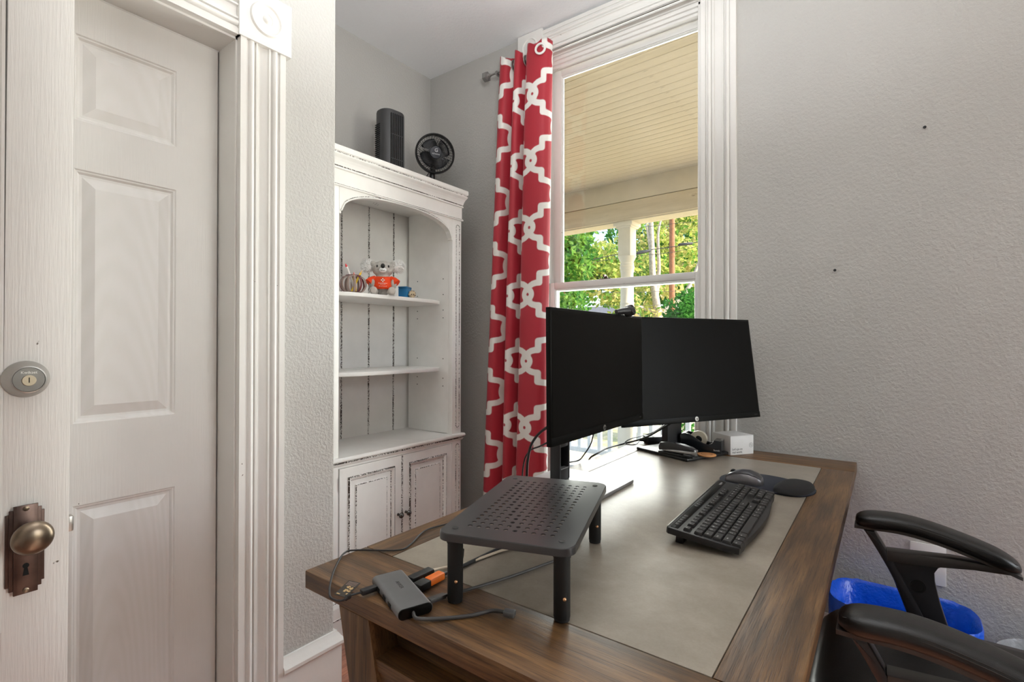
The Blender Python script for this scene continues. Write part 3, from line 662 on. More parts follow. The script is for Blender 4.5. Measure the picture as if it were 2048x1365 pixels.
# ================================================================== BOOKCASE
BX, BY0, BY1, BB = -1.765, 1.155, 1.945, -2.165    # face, ends, back
OY0_, OY1_ = 1.228, 1.872                           # opening
bc = thing('bookcase', 'distressed white arched bookcase with cupboard doors standing in the alcove', 'bookcase', (-1.95, 1.55, 0))
W_, DI, DH = 'cab_white', 'cab_distress', 'cab_distress_heavy'
mb = MB()
# carcass sides, lower body and top deck
mb.box(BB, BX - 0.001, BY0, BY0 + 0.02, 0.02, 1.90); mb.box(BB, BX - 0.001, BY1 - 0.02, BY1, 0.02, 1.90)
mb.box(BB, BX - 0.02, BY0 + 0.02, BY1 - 0.02, 0.10, 0.13); mb.box(BB, BX - 0.02, BY0 + 0.02, BY1 - 0.02, 1.86, 1.90)
mb.box(BB, BB + 0.02, BY0 + 0.02, BY1 - 0.02, 0.1, 1.9)
mb.build('carcass', W_, bc)
# back planks: five boards with worn edges
ys = [BY0 + 0.02, 1.31, 1.47, 1.63, 1.79, BY1 - 0.02]
for a, b in zip(ys[:-1], ys[1:]):
    g = MB(); g.box(BB + 0.02, -2.108, a + 0.0012, b - 0.0012, 0.66, 1.86); F = FX(-2.108)
    panelprof(g, F, (a + 0.0008, b - 0.0008, 0.66, 1.86), [(0, -0.003), (0.0032, 0.0012)], fill=False)
    for (u0, u1) in ((a + 0.001, a + 0.0042), (b - 0.0042, b - 0.001)): g.box(-2.109, -2.1062, u0, u1, 0.70, 1.86, mi=1)
    g.build('back_plank', [W_, DI], bc, 0)
for a, b in ((BY0 + 0.02, BY0 + 0.05), (BY1 - 0.05, BY1 - 0.02)): MB().box(-2.108, -2.088, a, b, 0.70, 1.86, 0.003).build('corner_strip', W_, bc)
# inner side linings with shelf pin holes
for a, b, sgn in ((BY0 + 0.02, OY0_ - 0.012, 1), (OY1_ + 0.008, BY1 - 0.02, -1)):
    s_ = MB().box(-2.088, BX - 0.03, a, b, 0.71, 1.86).build('side_lining', W_, bc)
    yy = b if sgn > 0 else a
    for X_ in (-2.02, -1.83):
        for z in (0.95, 0.99, 1.09, 1.30, 1.34, 1.42, 1.50):
            MB().lathe([(0.0028, -0.001), (0.0028, 0.0007)], 8, frame((X_, yy, z), (1, 0, 0), (0, 0, 1)) if sgn < 0 else frame((X_, yy, z), (-1, 0, 0), (0, 0, 1))).build('pin_hole', 'black_hole', s_, 0)
# face stiles with a routed round-ended flute
for a, b in ((BY0, OY0_ - 0.008), (OY1_ + 0.008, BY1)):
    st = MB().box(BX - 0.03, BX, a, b, 0.14, 1.805, 0.0015); c = (a + b) / 2 + (0.006 if a > 1.5 else -0.006)
    st = st.build('stile', W_, bc)
    for z0, z1 in ((0.74, 1.775), (0.20, 0.655)):
        hw = 0.012; pts = [(c + hw * math.cos(R(t_)), z1 - hw + hw * math.sin(R(t_))) for t_ in range(0, 181, 15)] + [(c + hw * math.cos(R(t_)), z0 + hw + hw * math.sin(R(t_))) for t_ in range(180, 361, 15)]
        g = MB(); g.tube([(BX + 0.0002, y_, z_) for y_, z_ in pts] + [(BX + 0.0002, pts[0][0], pts[0][1])], 0.0021, 6, cap=False)
        g.build('flute_bead', DI if a > 1.5 else W_, st, 60)
# arched head rail
N = 40; top = 1.805; yc = (OY0_ + OY1_) / 2; hw = (OY1_ - OY0_) / 2
def arch(t):  # -1..1 basket arch
    return 1.700 + 0.094 * (1 - abs(t) ** 2.6) ** (1 / 2.0)
ap = [(yc + hw * t_, arch(t_)) for t_ in np.linspace(-1, 1, N + 1)]
g = MB(); poly = [(OY0_ - 0.008, top), (OY0_ - 0.008, 1.692), (OY0_, 1.692)] + ap + [(OY1_, 1.692), (OY1_ + 0.008, 1.692), (OY1_ + 0.008, top)]
for a, b in zip(poly[1:-2], poly[2:-1]):
    g.add([(BX, a[0], a[1]), (BX, b[0], b[1]), (BX, b[0], top), (BX, a[0], top)], [(0, 1, 2, 3)]); g.add([(BX, a[0], a[1]), (BX, b[0], b[1]), (BX - 0.028, b[0], b[1]), (BX - 0.028, a[0], a[1])], [(0, 1, 2, 3)])
    g.add([(BX - 0.028, a[0], a[1]), (BX - 0.028, b[0], b[1]), (BX - 0.028, b[0], top), (BX - 0.028, a[0], top)], [(0, 1, 2, 3)])
arc_o = g.build('arched_rail', W_, bc, 25, fix=False)
g = MB(); g.tube([(BX + 0.001, y_, z_ + 0.003) for y_, z_ in ap], 0.0034, 8); g.build('arch_bead', W_, arc_o, 60)
g = MB(); g.tube([(BX - 0.0002, y_, z_ + 0.0085) for y_, z_ in ap], 0.0016, 6); g.build('arch_groove', DI, arc_o, 60)
for cyy, czz in ((1.40, 1.797 - 0.03), (1.80, 1.765), (1.60, 1.855)):
    for q in range(7): MB().box(BX + 0.0001, BX + 0.0006, cyy - 0.014 + q * 0.0045, cyy - 0.0125 + q * 0.0045, czz + 0.004 * math.sin(q * 2.1), czz + 0.0022 + 0.004 * math.sin(q * 2.1)).build('paint_chip', 'old_bronze', arc_o)
# crown moulding: profile (x out, z), swept round three sides
def crown(name, prof, mats, mi=None):
    g = MB(); rings = []
    for (px_, py_, sx, sy) in ((BB, BY0, 0, -1), (BX, BY0, 1, -1), (BX, BY1, 1, 1), (BB, BY1, 0, 1)):
        rings.append([(px_ + sx * o_, py_ + sy * o_, z_) for o_, z_ in prof])
    n = len(prof)
    for i in range(3):
        for k in range(n - 1):
            g.add([rings[i][k], rings[i][k + 1], rings[i + 1][k + 1], rings[i + 1][k]], [(0, 1, 2, 3)], (mi[k] if mi else 0))
    return g.build(name, mats, bc, 30)
cp = [(-0.01, 1.800), (0.006, 1.800), (0.0075, 1.803), (0.0075, 1.8055), (0.006, 1.808), (0.0045, 1.8105), (0.002, 1.812), (0.002, 1.868), (0.007, 1.869), (0.0085, 1.872), (0.007, 1.875), (0.0065, 1.877), (0.0068, 1.8815), (0.008, 1.888), (0.011, 1.898), (0.016, 1.909), (0.022, 1.918), (0.0235, 1.921), (0.0235, 1.925), (0.022, 1.9265), (0.022, 1.931), (0.025, 1.934), (0.026, 1.939), (0.026, 1.953), (0.024, 1.956), (-0.05, 1.956)]
crown('cornice', cp, [W_, DH, DI], [0, 0, 0, 1, 0, 0, 0, 0, 0, 0, 0, 1, 0, 0, 0, 0, 0, 0, 0, 2, 0, 0, 0, 0, 0])
MB().box(BB, BX, BY0, BY1, 1.90, 1.956).build('top_deck', W_, bc)
# bow-fronted loose shelves
def shelf(z):
    xb, xs, xf = -2.106, -1.875, -1.792; pts = [(xb, OY0_ - 0.011), (xb, OY1_ + 0.007)]
    for k in range(13): a = R(90 * k / 12); pts.append((xs + (xf - xs) * math.sin(a), OY1_ + 0.007 - 0.16 * (1 - math.cos(a))))
    for k in range(13): a = R(90 * k / 12); pts.append((xs + (xf - xs) * math.cos(a), OY0_ - 0.011 + 0.16 * (1 - math.sin(a))))
    return MB().prism(pts, z - 0.017, z, bev=0.0015).build('shelf', W_, bc, 30)
shelf(1.384); shelf(1.046)
# counter slab with worn moulded edge
mb = MB().box(BB, BX + 0.002, BY0 - 0.002, BY1 + 0.002, 0.685, 0.708); mb.build('counter', W_, bc)
crown('counter_edge', [(0.0, 0.672), (0.004, 0.674), (0.009, 0.681), (0.0105, 0.684), (0.0105, 0.689), (0.0145, 0.692), (0.017, 0.697), (0.0165, 0.704), (0.013, 0.7085), (0.0, 0.7085)], [W_, DH], [0, 0, 0, 1, 1, 0, 0, 0, 0])
# lower frame rails
MB().box(BX - 0.03, BX, OY0_ - 0.008, OY1_ + 0.008, 0.664, 0.686).build('rail', W_, bc)
MB().box(BX - 0.03, BX, OY0_ - 0.008, OY1_ + 0.008, 0.13, 0.155).build('rail', W_, bc)
# plinth with stepped mouldings
crown('plinth', [(0.0, 0.142), (0.006, 0.140), (0.0075, 0.136), (0.0075, 0.132), (0.010, 0.128), (0.014, 0.119), (0.015, 0.115), (0.015, 0.074), (0.0165, 0.072), (0.0165, 0.068), (0.015, 0.066), (0.017, 0.0), (-0.05, 0.0)], [W_, DI], [0, 0, 1, 0, 0, 0, 0, 0, 1, 0, 0, 0])
# cupboard doors
for a, b, kn in ((OY0_ - 0.004, 1.5475, 1.5475 - 0.020), (1.5525, OY1_ + 0.004, 1.5525 + 0.020)):
    g = MB(); z0, z1 = 0.158, 0.662; F = FX(BX + 0.002)
    g.box(BX - 0.018, BX - 0.012, a, b, z0, z1)
    panelprof(g, F, (a, b, z0, z1), [(0, -0.014), (0, -0.001), (0.0012, 0), (0.040, 0), (0.0415, 0.0045), (0.0450, 0.0060), (0.0485, 0.0045), (0.0500, 0.0005), (0.0565, -0.003), (0.0590, -0.006), (0.0780, -0.006), (0.0800, -0.0045), (0.0815, -0.0012), (0.0835, -0.0012), (1e-9 + 0.0838, -0.001)],
              mis=[0, 0, 0, 0, 1, 1, 0, 0, 0, 2, 0, 0, 2, 2, 0])
    dr = g.build('door', [W_, DH, DI], bc, 25)
    MB().lathe([(0.0065, 0), (0.0055, 0.004), (0.0045, 0.010), (0.008, 0.014), (0.0125, 0.020), (0.0125, 0.024), (0.009, 0.029), (0.0003, 0.031)], 24, Matrix.Translation((BX + 0.002, kn, 0.400)) @ Matrix.Rotation(R(90), 4, 'Y')).build('knob', 'pewter', dr, 50)
    eg = MB(); e_ = b if kn < 1.55 else a
    eg.box(BX + 0.0015, BX + 0.0032, e_ - 0.002, e_ + 0.002, z0, z1); eg.build('worn_edge', DI, dr)
    hy = a if kn < 1.55 else b
    for hz in (0.60, 0.22):
        h = MB().lathe([(0.0022, -0.024), (0.0032, -0.022), (0.0032, 0.022), (0.0022, 0.024)], 12, Matrix.Translation((BX + 0.0035, hy, hz))); h.ell((BX + 0.0035, hy, hz + 0.026), (0.0025, 0.0025, 0.003), 8, 6); h.ell((BX + 0.0035, hy, hz - 0.026), (0.0025, 0.0025, 0.003), 8, 6); h.build('hinge', W_, dr, 40)

# ---- tower fan on the bookcase
tf = thing('tower_fan', 'dark grey desktop tower fan with vertical slats on top of the bookcase', 'fan', (-2.0, 1.675, 1.956), R(84))
# local: front faces -y
body = []
for z, k_ in ((0.0, 1.0), (0.03, 1.0), (0.355, 0.985), (0.364, 0.95), (0.367, 0.86)): body.append([(p[0] * k_, p[1] * k_, z) for p in rrect(0.136, 0.112, 0.048, 8)])
MB().loft(body).build('housing', 'fan_grey', tf, 40, local=True)
MB().lathe([(0.085, 0.0), (0.085, 0.012), (0.078, 0.018), (0.06, 0.02)], 36).build('base', 'fan_black', tf, 40, local=True)
gx = MB().box(-0.034, 0.040, -0.0572, -0.0500, 0.03, 0.345, 0.002).build('grille_recess', 'black_hole', tf, local=True)
for q in range(7): MB().box(-0.031 + q * 0.0108, -0.027 + q * 0.0108, -0.0600, -0.0535, 0.032, 0.343, 0.0008).build('slat', 'fan_grey', tf, local=True)
for z in (0.12, 0.24): MB().box(-0.033, 0.039, -0.0588, -0.0565, z, z + 0.003).build('cross_bar', 'fan_grey', tf, local=True)
for z in np.arange(0.05, 0.30, 0.010): MB().box(-0.0692, -0.064, -0.012, 0.03, z, z + 0.004).build('vent', 'black_hole', tf, local=True)
# ---- small round desk fan
df = thing('desk_fan', 'small round black desk fan with wire guard on the bookcase corner', 'fan', (-1.955, 1.925, 1.956))
fc = Vector((-1.93, 1.918, 2.178)); fdir = Vector((0.80, -0.60, -0.10)).normalized(); rgt = Vector((0, 0, 1)).cross(fdir).normalized(); upf = fdir.cross(rgt)
FM = frame(fc, rgt, upf)
MB().lathe([(0.060, 0.0), (0.060, 0.010), (0.050, 0.018), (0.02, 0.022)], 30, Matrix.Translation((-1.955, 1.925, 1.956))).build('base', 'fan_black', df, 40)
MB().tube([(-1.955, 1.925, 1.970), (-1.957, 1.925, 2.04), (-1.962, 1.932, 2.10), fc - fdir * 0.035], 0.016, 12, radii=[0.017, 0.015, 0.015, 0.013]).build('stem', 'fan_black', df, 60)
MB().lathe([(0.096, -0.018), (0.103, -0.016), (0.1055, 0.0), (0.103, 0.014), (0.096, 0.018), (0.094, 0.0), (0.096, -0.018)], 56, FM, caps=False).build('guard_rim', 'fan_black', df, 50)
gw = thing_g = MB()
for k in range(64):
    a = 2 * math.pi * k / 64; p = []
    for q in range(5):
        rr = 0.097 - (0.097 - 0.030) * q / 4; aa = a + 0.75 * (q / 4) ** 1.3; zz = 0.012 + 0.016 * math.sin(math.pi / 2 * q / 4); p.append(FM @ Vector((rr * math.cos(aa), rr * math.sin(aa), zz)))
    gw.tube(p, 0.0014, 4, cap=False)
for rr, zz in ((0.083, 0.0185), (0.062, 0.024)): gw.tube([FM @ Vector((rr * math.cos(2 * math.pi * k / 48), rr * math.sin(2 * math.pi * k / 48), zz)) for k in range(49)], 0.0009, 4, cap=False)
go = gw.build('guard_wires', 'fan_black', df, 0, fix=False); go['kind'] = 'stuff'
gb = MB()
for k in range(40):
    a = 2 * math.pi * k / 40; gb.tube([FM @ Vector((0.097 * math.cos(a), 0.097 * math.sin(a), -0.012)), FM @ Vector((0.07 * math.cos(a + .1), 0.07 * math.sin(a + .1), -0.026)), FM @ Vector((0.028 * math.cos(a + .3), 0.028 * math.sin(a + .3), -0.030))], 0.0010, 4, cap=False)
go = gb.build('rear_guard_wires', 'fan_black', df, 0, fix=False); go['kind'] = 'stuff'
MB().lathe([(0.033, 0.020), (0.033, 0.028), (0.030, 0.031), (0.0003, 0.032)], 32, FM).build('badge', 'fan_blade', df, 40)
MB().lathe([(0.030, -0.045), (0.034, -0.030), (0.03, -0.010), (0.012, 0.004), (0.0003, 0.005)], 28, FM).build('motor', 'fan_black', df, 40)
for k in range(4):
    g = MB(); P = []
    for i in range(7):
        rr = 0.014 + 0.066 * i / 6
        for j in range(7): aa = k * math.pi / 2 + 0.3 + (j / 6 - 0.5) * (1.15 + 0.25 * math.sin(math.pi * i / 6)) + 0.35 * i / 6; P.append(FM @ Vector((rr * math.cos(aa), rr * math.sin(aa), 0.010 * (j / 6 - 0.5) * 2)))
    g.grid(P, 7, 7); b_ = g.build('blade', 'fan_blade', df, 60, fix=False); s_ = b_.modifiers.new('t', 'SOLIDIFY'); s_.thickness = 0.0015
tM = FM @ Matrix.Translation((0, 0, 0.0322))
text('logo', 'G', 0.026, tM @ Matrix.Translation((0.002, 0.010, 0)), 'fan_print', df); text('logo', 'GENIANI', 0.0105, tM @ Matrix.Translation((0, -0.009, 0)) @ Matrix.Rotation(R(-6), 4, 'Z'), 'fan_print', df)
MB().tube(smooth_path([(-1.965, 1.915, 2.09), (-1.975, 1.895, 2.05), (-1.972, 1.89, 2.0), (-1.96, 1.888, 1.960)]), 0.0022, 6).build('cord', 'rubber_black', df, 60)

# ---- things on the upper shelf (top at z 1.384)
SZ = 1.384
ko = thing('koala_plush', 'grey koala plush toy in an orange printed shirt on the upper shelf', 'plush toy', (-1.845, 1.505, SZ), R(-40) + R(90))
# local: koala looks along -y; x to its left in the picture's right
def remesh(o, vox, sm=4):
    m = o.modifiers.new('rm', 'REMESH'); m.mode = 'VOXEL'; m.voxel_size = vox; m.use_smooth_shade = True
    s_ = o.modifiers.new('sm', 'SMOOTH'); s_.iterations = sm; s_.factor = 0.5
g = MB(); g.ell((0, 0.004, 0.042), (0.036, 0.030, 0.042)); g.ell((0, -0.002, 0.112), (0.045, 0.032, 0.034)); g.ell((0, -0.022, 0.110), (0.020, 0.018, 0.017)); g.ell((0, -0.001, 0.08), (0.028, 0.024, 0.02))
for s_ in (-1, 1):
    g.ell((s_ * 0.034, -0.036, 0.014), (0.017, 0.026, 0.014)); g.ell((s_ * 0.036, -0.058, 0.017), (0.016, 0.010, 0.017)); g.ell((s_ * 0.043, -0.012, 0.052), (0.013, 0.016, 0.026))
    g.ell((s_ * 0.040, 0.002, 0.132), (0.014, 0.012, 0.014))
kb = g.build('body', 'koala_grey', ko, 60, local=True); remesh(kb, 0.0032, 3)
for s_ in (-1, 1):
    g = MB(); c = Vector((s_ * 0.061, 0.004, 0.126)); rng = random.Random(3 + s_)
    g.ell(c, (0.021, 0.012, 0.023), 14, 10)
    for q in range(520):
        d_ = Vector((rng.gauss(0, 1), rng.gauss(0, 0.8), rng.gauss(0, 1))).normalized(); a = c + Vector((d_.x * 0.019, d_.y * 0.010, d_.z * 0.021)); L = rng.uniform(0.007, 0.013)
        g.tube([a, a + d_ * L * 0.6 + Vector((s_ * 0.001, 0, 0)), a + d_ * L + Vector((s_ * 0.002, 0, -0.001))], 0.001, 4, cap=False, radii=[0.0013, 0.0009, 0.0002])
    g.build('ear_fluff', 'koala_white', ko, 60, local=True, fix=False)
    MB().ell((s_ * 0.0225, -0.0275, 0.1195), (0.0038, 0.0030, 0.0058), 12, 8).build('eye', 'nose_black', ko, 60, local=True)
    MB().ell((s_ * 0.036, -0.0655, 0.0175), (0.0125, 0.0035, 0.0135), 14, 8).build('foot_pad', 'koala_pad', ko, 60, local=True)
MB().ell((0, -0.0345, 0.1035), (0.0150, 0.0085, 0.0105), 16, 10).build('muzzle', 'koala_white', ko, 60, local=True)
MB().ell((0, -0.0395, 0.1195), (0.0088, 0.0075, 0.0100), 16, 10).build('nose', 'nose_black', ko, 60, local=True)
MB().tube(smooth_path([(-0.008, -0.0425, 0.1035), (-0.004, -0.0435, 0.1000), (0, -0.0437, 0.1025), (0.004, -0.0435, 0.1000), (0.008, -0.0425, 0.1035)]), 0.0007, 5).build('mouth', 'nose_black', ko, 60, local=True)
g = MB(); rs = []
for z, a, b, dy in ((0.026, 0.043, 0.037, 0), (0.040, 0.0435, 0.0375, 0), (0.058, 0.041, 0.034, 0), (0.072, 0.037, 0.029, 0), (0.080, 0.029, 0.025, 0)): rs.append([(a * math.cos(t_), b * math.sin(t_) + 0.002 + dy, z) for t_ in np.linspace(0, 2 * math.pi, 29)[:-1]])
g.loft(rs, cap=False); sh = g.build('shirt', 'shirt_orange', ko, 60, local=True, fix=False); m_ = sh.modifiers.new('t', 'SOLIDIFY'); m_.thickness = 0.0012
for s_ in (-1, 1):
    MB().tube([(s_ * 0.030, -0.002, 0.071), (s_ * 0.045, -0.010, 0.063), (s_ * 0.057, -0.016, 0.052)], 0.015, 16, cap=True, radii=[0.013, 0.0155, 0.0165]).build('sleeve', 'shirt_orange', ko, 60, local=True)
yy = -0.0372
for dx, dz in ((-0.0052, 0), (0.0052, 0), (0, 0.0052), (0, -0.0052)):
    MB().box(dx - 0.0024, dx + 0.0024, yy + 0.002, yy + 0.0045, 0.0625 + dz - 0.0024, 0.0625 + dz + 0.0024, M=Matrix.Translation((0, 0, 0))).build('shirt_logo', 'shirt_print', sh)
text('shirt_text', 'Sound Home', 0.0066, frame((0, yy + 0.0005, 0.0495), (1, 0, 0), (0, 0.1, 1)), 'shirt_print', sh); text('shirt_text', 'HEALTHCARE', 0.0034, frame((0, yy - 0.0004, 0.0450), (1, 0, 0), (0, 0.05, 1)), 'shirt_print', sh); text('shirt_text', 'stay well, feel well', 0.0044, frame((0, yy - 0.0008, 0.0375), (1, 0, 0), (0, 0, 1)), 'shirt_print', sh)
ko.scale = (1.1, 1.1, 1.1)
# pencil basket of bent bands
pb = thing('pencil_basket', 'round basket of bent taupe bands holding pencils on the upper shelf', 'basket', (-1.835, 1.338, SZ))
for k in range(12):
    a = 2 * math.pi * k / 12; ca, sa = math.cos(a), math.sin(a); prof = [(0.018, 0.003), (0.040, 0.006), (0.054, 0.025), (0.055, 0.045), (0.047, 0.062), (0.030, 0.074)]
    pts = smooth_path([Vector((r * ca, r * sa, z)) for r, z in prof], 4); t_ = Vector((-sa, ca, 0)) * 0.0050; g = MB(); P = []
    for p in pts: P += [p - t_, p + t_]
    g.grid(P, 2, len(pts)); o = g.build('band', 'band_maroon' if k in (0, 3, 8) else 'band_taupe', pb, 60, local=True, fix=False); m_ = o.modifiers.new('t', 'SOLIDIFY'); m_.thickness = 0.0016
MB().lathe([(0.020, 0.0), (0.020, 0.004), (0.0003, 0.004)], 24).build('base', 'band_taupe', pb, local=True)
MB().tube([(0.030 * math.cos(2 * math.pi * k / 24), 0.030 * math.sin(2 * math.pi * k / 24), 0.074) for k in range(25)], 0.002, 6, cap=False).build('rim', 'band_maroon', pb, 60, local=True)
def pencil(name, label, base, tip, r, mat, tipmat, group='pencils in the basket'):
    b, t_ = Vector(base), Vector(tip); d_ = (t_ - b).normalized(); L = (t_ - b).length
    o = thing(name, label, name.replace('_', ' ') if name != 'pencil' else 'pencil', b, 0, group)
    MB().tube([Vector((0, 0, 0)), d_ * (L - 0.016)], r, 6).build('shaft', mat, o, 20, local=True)
    MB().tube([d_ * (L - 0.016), d_ * (L - 0.003)], r, 6, radii=[r * 0.98, r * 0.35]).build('tip', tipmat, o, 20, local=True)
    return o
bp = Vector((-1.835, 1.338, SZ + 0.005))
pencil('pencil', 'yellow pencil leaning right out of the band basket', bp + Vector((0.004, -0.012, 0)), bp + Vector((0.008, 0.040, 0.098)), 0.0042, 'pencil_yellow', 'pencil_wood')
pencil('pencil', 'yellow pencil standing low in the front of the band basket', bp + Vector((0.012, 0.004, 0)), bp + Vector((0.030, -0.022, 0.072)), 0.0042, 'pencil_yellow', 'pencil_wood')
pencil('pencil', 'pale wooden pencil leaning left in the band basket', bp + Vector((0.004, 0.012, 0)), bp + Vector((0.016, -0.010, 0.085)), 0.0042, 'pencil_wood', 'eraser_pink')
pencil('marker_pen', 'white marker with a red cap leaning left in the band basket', bp + Vector((0.006, 0.010, 0)), bp + Vector((0.0, -0.040, 0.118)), 0.0055, 'marker_white', 'marker_red', None)
# blue trinket box with a shell
tb = thing('trinket_box', 'small blue box with a speckled shell in front on the upper shelf', 'box', (-1.86, 1.655, SZ), R(25))
MB().box(-0.026, 0.018, -0.028, 0.028, 0, 0.048, 0.002).build('box', 'blue_box', tb, local=True)
MB().box(-0.026, 0.018, -0.030, 0.030, 0.048, 0.056, 0.002).build('lid', 'blue_box', tb, local=True)
g = MB(); rng = random.Random(5)
g.ell((0.034, -0.004, 0.019), (0.016, 0.020, 0.018), 14, 9)
for q in range(34): a = rng.uniform(0, 6.28); e_ = rng.uniform(-0.3, 1.2); p = Vector((0.034 + 0.015 * math.cos(a) * math.cos(e_), -0.004 + 0.019 * math.sin(a) * math.cos(e_), 0.019 + 0.017 * math.sin(e_))); g.ell(p, (0.0035, 0.0035, 0.0035), 6, 4, mi=q % 2)
g.build('shell', ['shell_cream', 'shell_brown'], tb, 60, local=True)

# ================================================================== DESK
ZD = 0.76; TH = 0.032
DX0, DX1, DYa, DYb = -0.843, -0.082, 0.514, 2.122
IX0, IX1, IY0, IY1 = -0.766, -0.172, 0.648, 1.957
dk = thing('desk', 'dark wood writing desk with a grey inset top below the window', 'desk', (-0.46, 1.32, 0))
MB().box(DX0, DX1, DYa, IY0 - 0.0008, ZD - TH, ZD, 0.0022).build('end_board', 'desk_wood_x', dk)
MB().box(DX0, DX1, IY1 + 0.0008, DYb, ZD - TH, ZD, 0.0022).build('end_board', 'desk_wood_x', dk)
MB().box(DX0, IX0, IY0 + 0.0003, IY1 - 0.0003, ZD - TH, ZD, 0.0018).build('side_board', 'desk_wood_y', dk)
MB().box(IX1, DX1, IY0 + 0.0003, IY1 - 0.0003, ZD - TH, ZD, 0.0018).build('side_board', 'desk_wood_y', dk)
MB().box(IX0 + 0.0012, IX1 - 0.0012, IY0 + 0.0012, IY1 - 0.0012, ZD - TH, ZD - 0.0004, 0.0012).build('inset_panel', 'desk_inset', dk)
# end frames: slanting legs, recessed drawer slot, lower panel
for (yA, sg) in ((DYa, 1), (DYb, -1)):
    y0_, y1_ = (yA + 0.0005, yA + 0.06) if sg > 0 else (yA - 0.06, yA - 0.0005)
    zt_ = ZD - TH; lx0, lx1, rx0, rx1 = -0.742, -0.664, -0.261, -0.183; sl = 0.24
    Mx = lambda: Matrix(((1, 0, 0, 0), (0, 0, 1, 0), (0, 1, 0, 0), (0, 0, 0, 1)))     # (x, z) polygons pushed along y
    for (a, b, s_) in ((lx0, lx1, 1), (rx0, rx1, -1)):
        MB().prism([(a, zt_), (b, zt_), (b + s_ * sl * zt_, 0), (a + s_ * sl * zt_, 0)], y0_, y1_, Mx(), bev=0.0015).build('leg', 'desk_wood_z', dk)
    ya, yb = (yA + 0.050, yA + 0.066) if sg > 0 else (yA - 0.066, yA - 0.050)
    MB().box(lx1 - 0.004, rx0 + 0.004, ya, yb, 0.60, zt_).build('drawer_front', 'desk_wood_x', dk)
    MB().prism([(lx1 + sl * 0.058, 0.670), (rx0 - sl * 0.058, 0.670), (rx0 - sl * 0.074, 0.652), (lx1 + sl * 0.074, 0.652)], min(y0_ + 0.004, y1_ - 0.004), max(y0_ + 0.004, y1_ - 0.004), Mx()).build('slot_ledge', 'desk_wood_x', dk)
    MB().prism([(lx1 + sl * 0.076, 0.651), (rx0 - sl * 0.076, 0.651), (rx0 - sl * 0.20, 0.50), (lx1 + sl * 0.20, 0.50)], min(y0_ + 0.008, y1_ - 0.02), max(y0_ + 0.008, y1_ - 0.02), Mx()).build('lower_panel', 'desk_wood_x', dk)
MB().box(-0.70, -0.68, DYa + 0.06, DYb - 0.06, 0.62, ZD - TH).build('apron', 'desk_wood_y', dk); MB().box(-0.245, -0.225, DYa + 0.06, DYb - 0.06, 0.64, ZD - TH).build('apron', 'desk_wood_y', dk)
MB().box(-0.49, -0.435, DYa + 0.05, DYb - 0.05, 0.16, 0.22, 0.003).build('stretcher', 'desk_wood_y', dk)
for yA in (DYa + 0.03, DYb - 0.03): MB().box(-0.60, -0.325, yA - 0.028, yA + 0.028, 0.12, 0.16, 0.003).build('foot_rail', 'desk_wood_x', dk)

# ---- perforated riser
RZ = 0.876; ru, rv = R(18.2), None
rs_ = thing('desk_riser', 'black perforated metal monitor riser on four legs at the near end of the desk', 'riser', (-0.518, 0.770, ZD), ru)
RW, RL, zt0 = 0.215, 0.362, RZ - ZD
nx, ny = 10, 17; sx_, sy_ = 0.0152, 0.0172; hx, hy = nx * sx_ / 2, ny * sy_ / 2; hr = 0.0041; T_ = 0.0018
cs = [(math.cos(R(45 * k)), math.sin(R(45 * k))) for k in range(8)]; sq = [(1, 0), (1, 1), (0, 1), (-1, 1), (-1, 0), (-1, -1), (0, -1), (1, -1)]
g = MB()
for i in range(nx):
    for j in range(ny):
        cx, cy = -hx + (i + 0.5) * sx_, -hy + (j + 0.5) * sy_
        V = []
        for z in (zt0, zt0 - T_): V += [(cx + a * sx_ / 2, cy + b * sy_ / 2, z) for a, b in sq] + [(cx + a * hr, cy + b * hr, z) for a, b in cs]
        Fq = []
        for k in range(8): k2 = (k + 1) % 8; Fq += [(k, k2, 8 + k2, 8 + k), (16 + k, 24 + k, 24 + k2, 16 + k2), (8 + k, 8 + k2, 24 + k2, 24 + k)]
        g.add(V, Fq)
ol = rrect(RW, RL, 0.022, 8)
for z in (zt0, zt0 - T_):
    for k in range(len(ol)):
        p, q = ol[k], ol[(k + 1) % len(ol)]; cl_ = lambda a: (max(-hx, min(hx, a[0])), max(-hy, min(hy, a[1])))
        pi2, qi2 = cl_(p), cl_(q)
        if pi2 == qi2: g.add([(p[0], p[1], z), (q[0], q[1], z), (qi2[0], qi2[1], z)], [(0, 1, 2)])
        else: g.add([(p[0], p[1], z), (q[0], q[1], z), (qi2[0], qi2[1], z), (pi2[0], pi2[1], z)], [(0, 1, 2, 3)])
